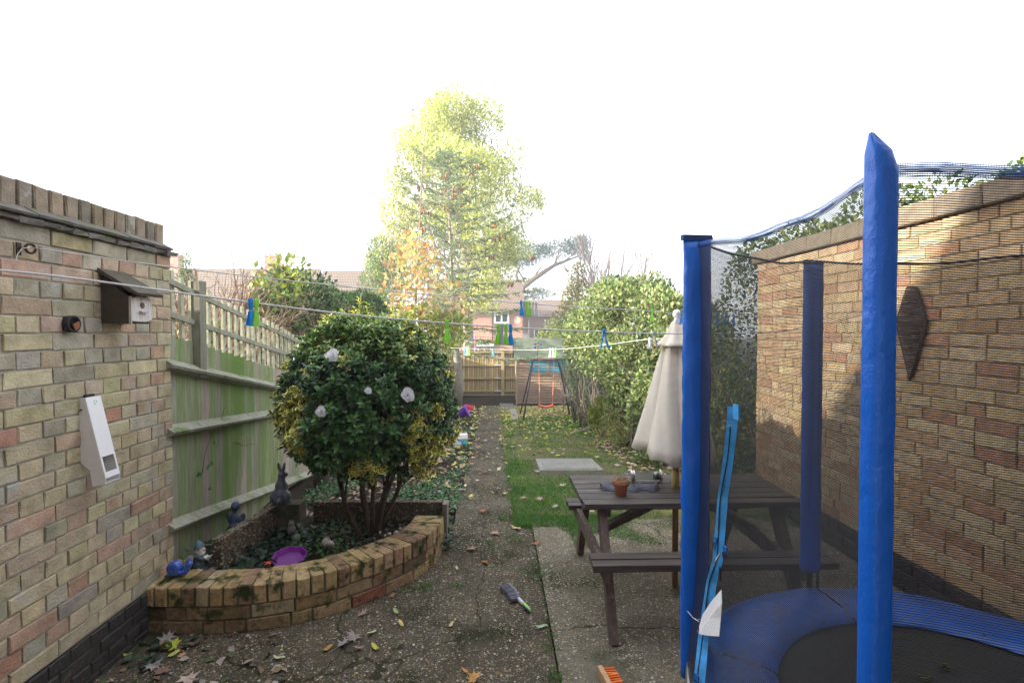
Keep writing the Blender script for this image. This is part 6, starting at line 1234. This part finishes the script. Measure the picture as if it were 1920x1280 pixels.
# roofs on the left
for nm, Y, u0, u1, vr, vw, chs, lab in (('terraced_house', 42, 250, 575, 508, 552, (342, 519), 'long terraced house with brown tiled roof and two brick chimneys at the left'), ('tiled_house', 50, 585, 700, 511, 545, (), 'brown tiled roof between the leafy shrub and the saplings')):
    o = empty(nm, (X((u0+u1)/2, Y), Y, gH), lab, 'house'); x0, x1 = X(u0, Y), X(u1, Y); zr_, ze_ = Z(vr, Y+4), 3.3
    b = MB(); b.box(((x0+x1)/2, Y+4, (ze_+gH)/2), (x1-x0-.6, 7.4, ze_-gH)); b.build('wall', m_red, o)
    b = MB(); b.prism([(x0, Y-.2, ze_), (x1, Y-.2, ze_), (x1, Y+4, zr_), (x0, Y+4, zr_)], (0, 0, 0), (0, 0, .1)); b.prism([(x0, Y+8.2, ze_), (x1, Y+8.2, ze_), (x1, Y+4, zr_), (x0, Y+4, zr_)], (0, 0, 0), (0, 0, .1)); rf = b.build('roof', m_roof, o)
    for cu in chs:
        x = X(cu, Y+4); b = MB(); b.box((x, Y+4, zr_+.35), (1.05, .9, 1.5)); b.box((x, Y+4, zr_+1.16), (1.2, 1.05, .14)); ch_ = b.build('chimney', m_red, rf)
        for dx in (-.25, .25): b = MB(); b.lathe([(.12, 0), (.10, .26), (0, .26)], (x+dx, Y+4, zr_+1.22), 10, (.45, .2, .12)); b.build('chimney_pot', m_vc, ch_)

# ---------------------------------------------------------------- fallen leaves
def maple(L):
    out = []
    for a, r in ((-90, .12), (-62, .30), (-35, .58), (-20, .40), (-2, .52), (8, .85), (22, .55), (36, .45), (50, .62), (58, .95), (68, .60), (78, .62), (90, 1.05), (102, .62), (112, .60), (122, .95), (130, .62), (144, .45), (158, .55), (172, .85), (182, .52), (200, .40), (215, .58), (242, .30)):
        out.append((L*.5*r*math.cos(math.radians(a)), L*.5*r*math.sin(math.radians(a))))
    return out
mlf = M('dead_leaf', vcol=True, rough=.75, var=.3, vscale=40, trans=.1)
def fallen(p, L, col, shape, lab, zo=.008):
    b = MB(); rot = RZ(R.uniform(0, 6.3)) @ RX(R.gauss(0, .12)) @ RY(R.gauss(0, .12))
    out = maple(L) if shape == 'maple' else [(L*.5*math.cos(a)*(1 if abs(math.cos(a)) < .99 else 1.05), L*.20*math.sin(a)) for a in lin(0, 2*PI, 13)[:-1]]
    cu = R.uniform(.1, .5) if shape == 'maple' else R.uniform(.1, .35); f = lambda x, y: cu*(x*x+y*y*.6)/L*1.6+.004*math.sin(x*90)+R.uniform(-.001, .001)*2
    V = [rot @ Vector((x, y, f(x, y))) for x, y in out]+[rot @ Vector((0, 0, 0))]
    z0 = min(v.z for v in V); V = [v+Vector((p[0], p[1], p[2]+zo-z0)) for v in V]; n = len(out)
    b.add(V, [(i, (i+1) % n, n) for i in range(n)], col)
    if shape == 'maple': s_ = rot @ Vector((0, -L*.06, 0)); e = rot @ Vector((R.uniform(-.1, .1)*L, -L*.75, .01)); b.tube([s_+V[-1], (s_+e)/2+V[-1], e+V[-1]], .0011, 4, tuple(q*.7 for q in col))
    o = b.build('fallen_leaf', mlf); return tag(o, lab, 'leaf', 'fallen leaves on the ground')
PK = (.36, .24, .20); GY = (.36, .32, .32); TN = (.34, .23, .13); BR2 = (.24, .11, .055); YL = (.50, .44, .06); GN = (.25, .36, .16)
NEAR = [(678, 1155, .10, PK, 'maple', 'pinkish maple leaf lying alone in front of the bed wall'), (642, 1213, .11, GY, 'maple', 'pale grey maple leaf left in the cluster below the bed'), (672, 1218, .075, PK, 'maple', 'small pinkish maple leaf right in the cluster below the bed'), (664, 1196, .12, (.26, .22, .19), 'maple', 'dull brown grey maple leaf behind the pale cluster'),
 (614, 1218, .065, (.36, .20, .05), 'oval', 'orange and green oval leaf left of the pale leaf cluster'), (704, 1217, .065, YL, 'oval', 'yellow oval leaf right of the pale leaf cluster'), (752, 1172, .055, (.60, .42, .16), 'oval', 'yellow pink oval leaf on the concrete right of the bed'), (742, 1149, .06, GN, 'oval', 'pale green curled leaf near the foot of the bed wall'), (697, 1189, .06, (.5, .52, .3), 'oval', 'pale cream leaf above the leaf cluster'), (523, 1236, .06, (.5, .48, .3), 'oval', 'small pale leaf on the dark wet concrete'),
 (312, 1202, .12, GY, 'maple', 'grey purple maple leaf near the garage wall foot'), (328, 1214, .12, (.42, .44, .05), 'maple', 'yellow maple leaf with green spots near the outbuilding'), (366, 1205, .12, (.17, .10, .08), 'maple', 'dark brown maple leaf right of the yellow maple leaf'), (326, 1229, .055, (.40, .42, .10), 'oval', 'small yellow green leaf below the yellow maple leaf'), (343, 1232, .065, (.44, .26, .13), 'maple', 'curled tan leaf below the yellow maple leaf'),
 (240, 1232, .06, (.40, .42, .05), 'oval', 'yellow leaf standing among weeds at the outbuilding foot'), (286, 1250, .12, GY, 'maple', 'grey mauve maple leaf at the lower left'), (303, 1264, .12, (.20, .12, .09), 'maple', 'brown maple leaf below the grey mauve one'), (352, 1276, .13, (.44, .34, .30), 'maple', 'pinkish beige maple leaf at the bottom edge'), (292, 1239, .05, (.5, .48, .2), 'oval', 'small pale yellow leaf above the grey mauve one'),
 (926, 1001, .11, (.46, .30, .20), 'maple', 'tan maple leaf where the path meets the patio'), (882, 1032, .12, (.42, .27, .17), 'maple', 'tan maple leaf with long stalk beside the bed'), (908, 1056, .095, (.36, .13, .05), 'maple', 'red brown curled maple leaf on the concrete'), (857, 1068, .045, (.5, .48, .28), 'oval', 'small cream leaf left of the red brown leaf'), (1015, 1177, .075, (.34, .42, .27), 'oval', 'pale green oval leaf beside the slab joint'), (1006, 1021, .085, (.28, .12, .06), 'oval', 'dark red curled leaf at the edge of the grass tuft'),
 (891, 1277, .11, (.50, .27, .08), 'maple', 'orange tan leaf at the bottom edge of the patio'), (907, 964, .095, (.42, .16, .07), 'maple', 'red brown maple leaf in the middle of the path'), (846, 1174, .05, (.5, .42, .25), 'oval', 'small buff leaf left of the hand brush'), (872, 1261, .04, (.5, .25, .06), 'oval', 'tiny orange leaf near the bottom edge'), (736, 1119, .04, (.45, .2, .12), 'oval', 'small reddish leaf at the foot of the bed wall'),
 (1006, 888, .14, (.46, .36, .28), 'maple', 'big pale tan leaf left of the drain cover'), (1053, 915, .12, (.46, .36, .28), 'maple', 'pale tan leaf on the grass below the drain cover'), (984, 938, .11, (.28, .20, .15), 'maple', 'brown maple leaf on the grass edge'), (1015, 941, .13, (.36, .27, .20), 'maple', 'tan maple leaf right of the brown one on the grass'), (1041, 956, .10, (.40, .33, .28), 'maple', 'pale leaf on the grass beside the bench end'), (1158, 876, .13, (.42, .33, .26), 'maple', 'pale leaf on the grass right of the drain cover'), (968, 992, .10, (.5, .42, .2), 'oval', 'pale yellow leaf at the grass edge by the path'), (1112, 964, .09, (.46, .34, .18), 'maple', 'yellow tan leaf behind the table leg'),
 (840, 945, .13, GY, 'maple', 'pale grey leaf beside the kerb post'), (850, 957, .12, PK, 'maple', 'pinkish leaf beside the kerb post'), (864, 923, .10, (.3, .26, .24), 'maple', 'grey leaf in the ground cover near the path'), (866, 889, .12, GY, 'maple', 'grey leaf in the ground cover left of the path'), (866, 866, .14, (.38, .22, .15), 'maple', 'russet leaf in the ground cover left of the path'), (886, 874, .12, (.42, .20, .11), 'maple', 'russet leaf on the left edge of the path'), (888, 861, .13, (.5, .30, .18), 'maple', 'light tan leaf on the left edge of the path'), (905, 848, .13, (.28, .18, .14), 'maple', 'brown leaf in the middle of the path'),
 (896, 842, .12, (.42, .24, .15), 'maple', 'pink brown leaf on the path beside the toy house'), (909, 829, .11, (.46, .42, .44), 'maple', 'small pale leaf in the middle of the path'), (940, 820, .13, (.45, .28, .18), 'maple', 'flat tan leaf on the path near the lawn'), (942, 836, .14, (.46, .28, .2), 'maple', 'long tan leaf lying across the path edge'), (895, 827, .13, PK, 'maple', 'pinkish leaf beside the toy house'), (898, 885, .09, (.36, .26, .2), 'maple', 'small brown leaf on the path'), (962, 840, .15, (.42, .34, .26), 'maple', 'tan leaf on the lawn edge beside the path'), (1010, 849, .17, (.20, .12, .09), 'maple', 'dark curled leaf in the middle of the lawn'), (990, 843, .13, (.4, .3, .22), 'maple', 'tan leaf left of the dark curled leaf'), (1120, 861, .12, (.42, .35, .25), 'maple', 'pale leaf on the grass above the drain cover')]
for (u, v, L, c, s_, lab) in NEAR:
    p = ground_at(u, v); onl = p[1] > 4.4; fallen(p, L, c, s_, lab, .010 if not onl else .03)
# small leaf litter, uncountable
def litter(name, n, box, L0, L1, cols, zo=.015, test=None, p=None):
    x = box[0]+NR.random(n)*(box[1]-box[0]); y = box[2]+NR.random(n)*(box[3]-box[2])
    if test is not None: k = test(x, y); x, y = x[k], y[k]
    P = np.stack([x, y, gzv(np.stack([x, y], 1))+zo+NR.random(len(x))*.012], 1); A = np.stack([NR.normal(size=len(x)), NR.normal(size=len(x)), NR.normal(size=len(x))*.2], 1)
    N_ = np.array([0, 0, 1.])+NR.normal(size=P.shape)*.35; L = NR.uniform(L0, L1, len(x)); V, F, C = kites(P-A*.01, A, L, L*.7, pal(len(x), cols, .3, p), N_); o = npmesh(name, V, F, C, mlf); tag(o, kind='stuff')
LC = [(.42, .40, .06), (.50, .44, .10), (.30, .17, .08), (.36, .25, .15), (.22, .14, .09), (.5, .42, .3)]
litter('leaf_litter', 3600, (.15, 2.5, 7.5, 17.5), .04, .10, LC, test=lambda x, y: NR.random(len(x)) < .12+.88*np.clip((y-9)/5, 0, 1), p=[.32, .25, .13, .12, .1, .08])
litter('path_litter', 260, (-.45, .16, 5, 17.5), .03, .08, LC)
litter('bed_litter', 1300, (-2.2, -.36, 5.5, 17), .05, .12, LC, .03)
litter('hedge_litter', 900, (1.7, 2.6, 4.9, 9), .03, .09, [(.45, .36, .25), (.3, .2, .12), (.5, .35, .3), (.4, .38, .1)])
litter('soil_litter', 900, (-1.75, -.37, 4.06, 6.5), .02, .07, [(.20, .13, .08), (.28, .2, .12), (.12, .08, .05), (.33, .29, .26)], .01)
litter('wall_foot_litter', 110, (-1.86, -.95, 2.05, 2.78), .02, .06, [(.20, .13, .08), (.28, .2, .12), (.10, .07, .05), (.33, .29, .26), (.08, .12, .04)], .004)
litter('patio_litter', 260, (-1.8, 2.4, 1.9, 4.3), .008, .022, LC+[(.6, .58, .5)], .004)
# loose grit on the concrete
b = MB()
for _ in range(1500):
    x, y = R.uniform(-1.8, 1.4), R.uniform(2.15, 4.2)
    if x < -.4 and y > 2.75: continue
    r = R.uniform(.002, .0055); b.ball((x, y, r*.4+(.008 if x > .3 else .002)), (r, r*R.uniform(.6, 1), r*.7), pick([(.40, .33, .24), (.28, .2, .14), (.5, .46, .4), (.2, .19, .18), (.36, .22, .12), (.62, .6, .55)], [3, 3, 1.5, 2, 2, .5]), seg=6, rings=4)
o = b.build('loose_grit', m_stone, None, True); tag(o, kind='stuff')

# ---------------------------------------------------------------- added air volume, standing in for lens glare over far things
b = MB(); b.box((0, 70, 7.6), (364, 270, 21.6)); veil_mat = bpy.data.materials.new('glare_veil_air'); veil_mat.use_nodes = True; t = veil_mat.node_tree; t.nodes.remove(t.nodes['Principled BSDF'])
pv = t.nodes.new('ShaderNodeVolumePrincipled'); pv.inputs['Color'].default_value = (.95, .96, 1, 1); pv.inputs['Density'].default_value = .0031; pv.inputs['Anisotropy'].default_value = .3
t.links.new(pv.outputs[0], t.nodes['Material Output'].inputs['Volume']); o = b.build('glare_veil', veil_mat); tag(o, kind='stuff')
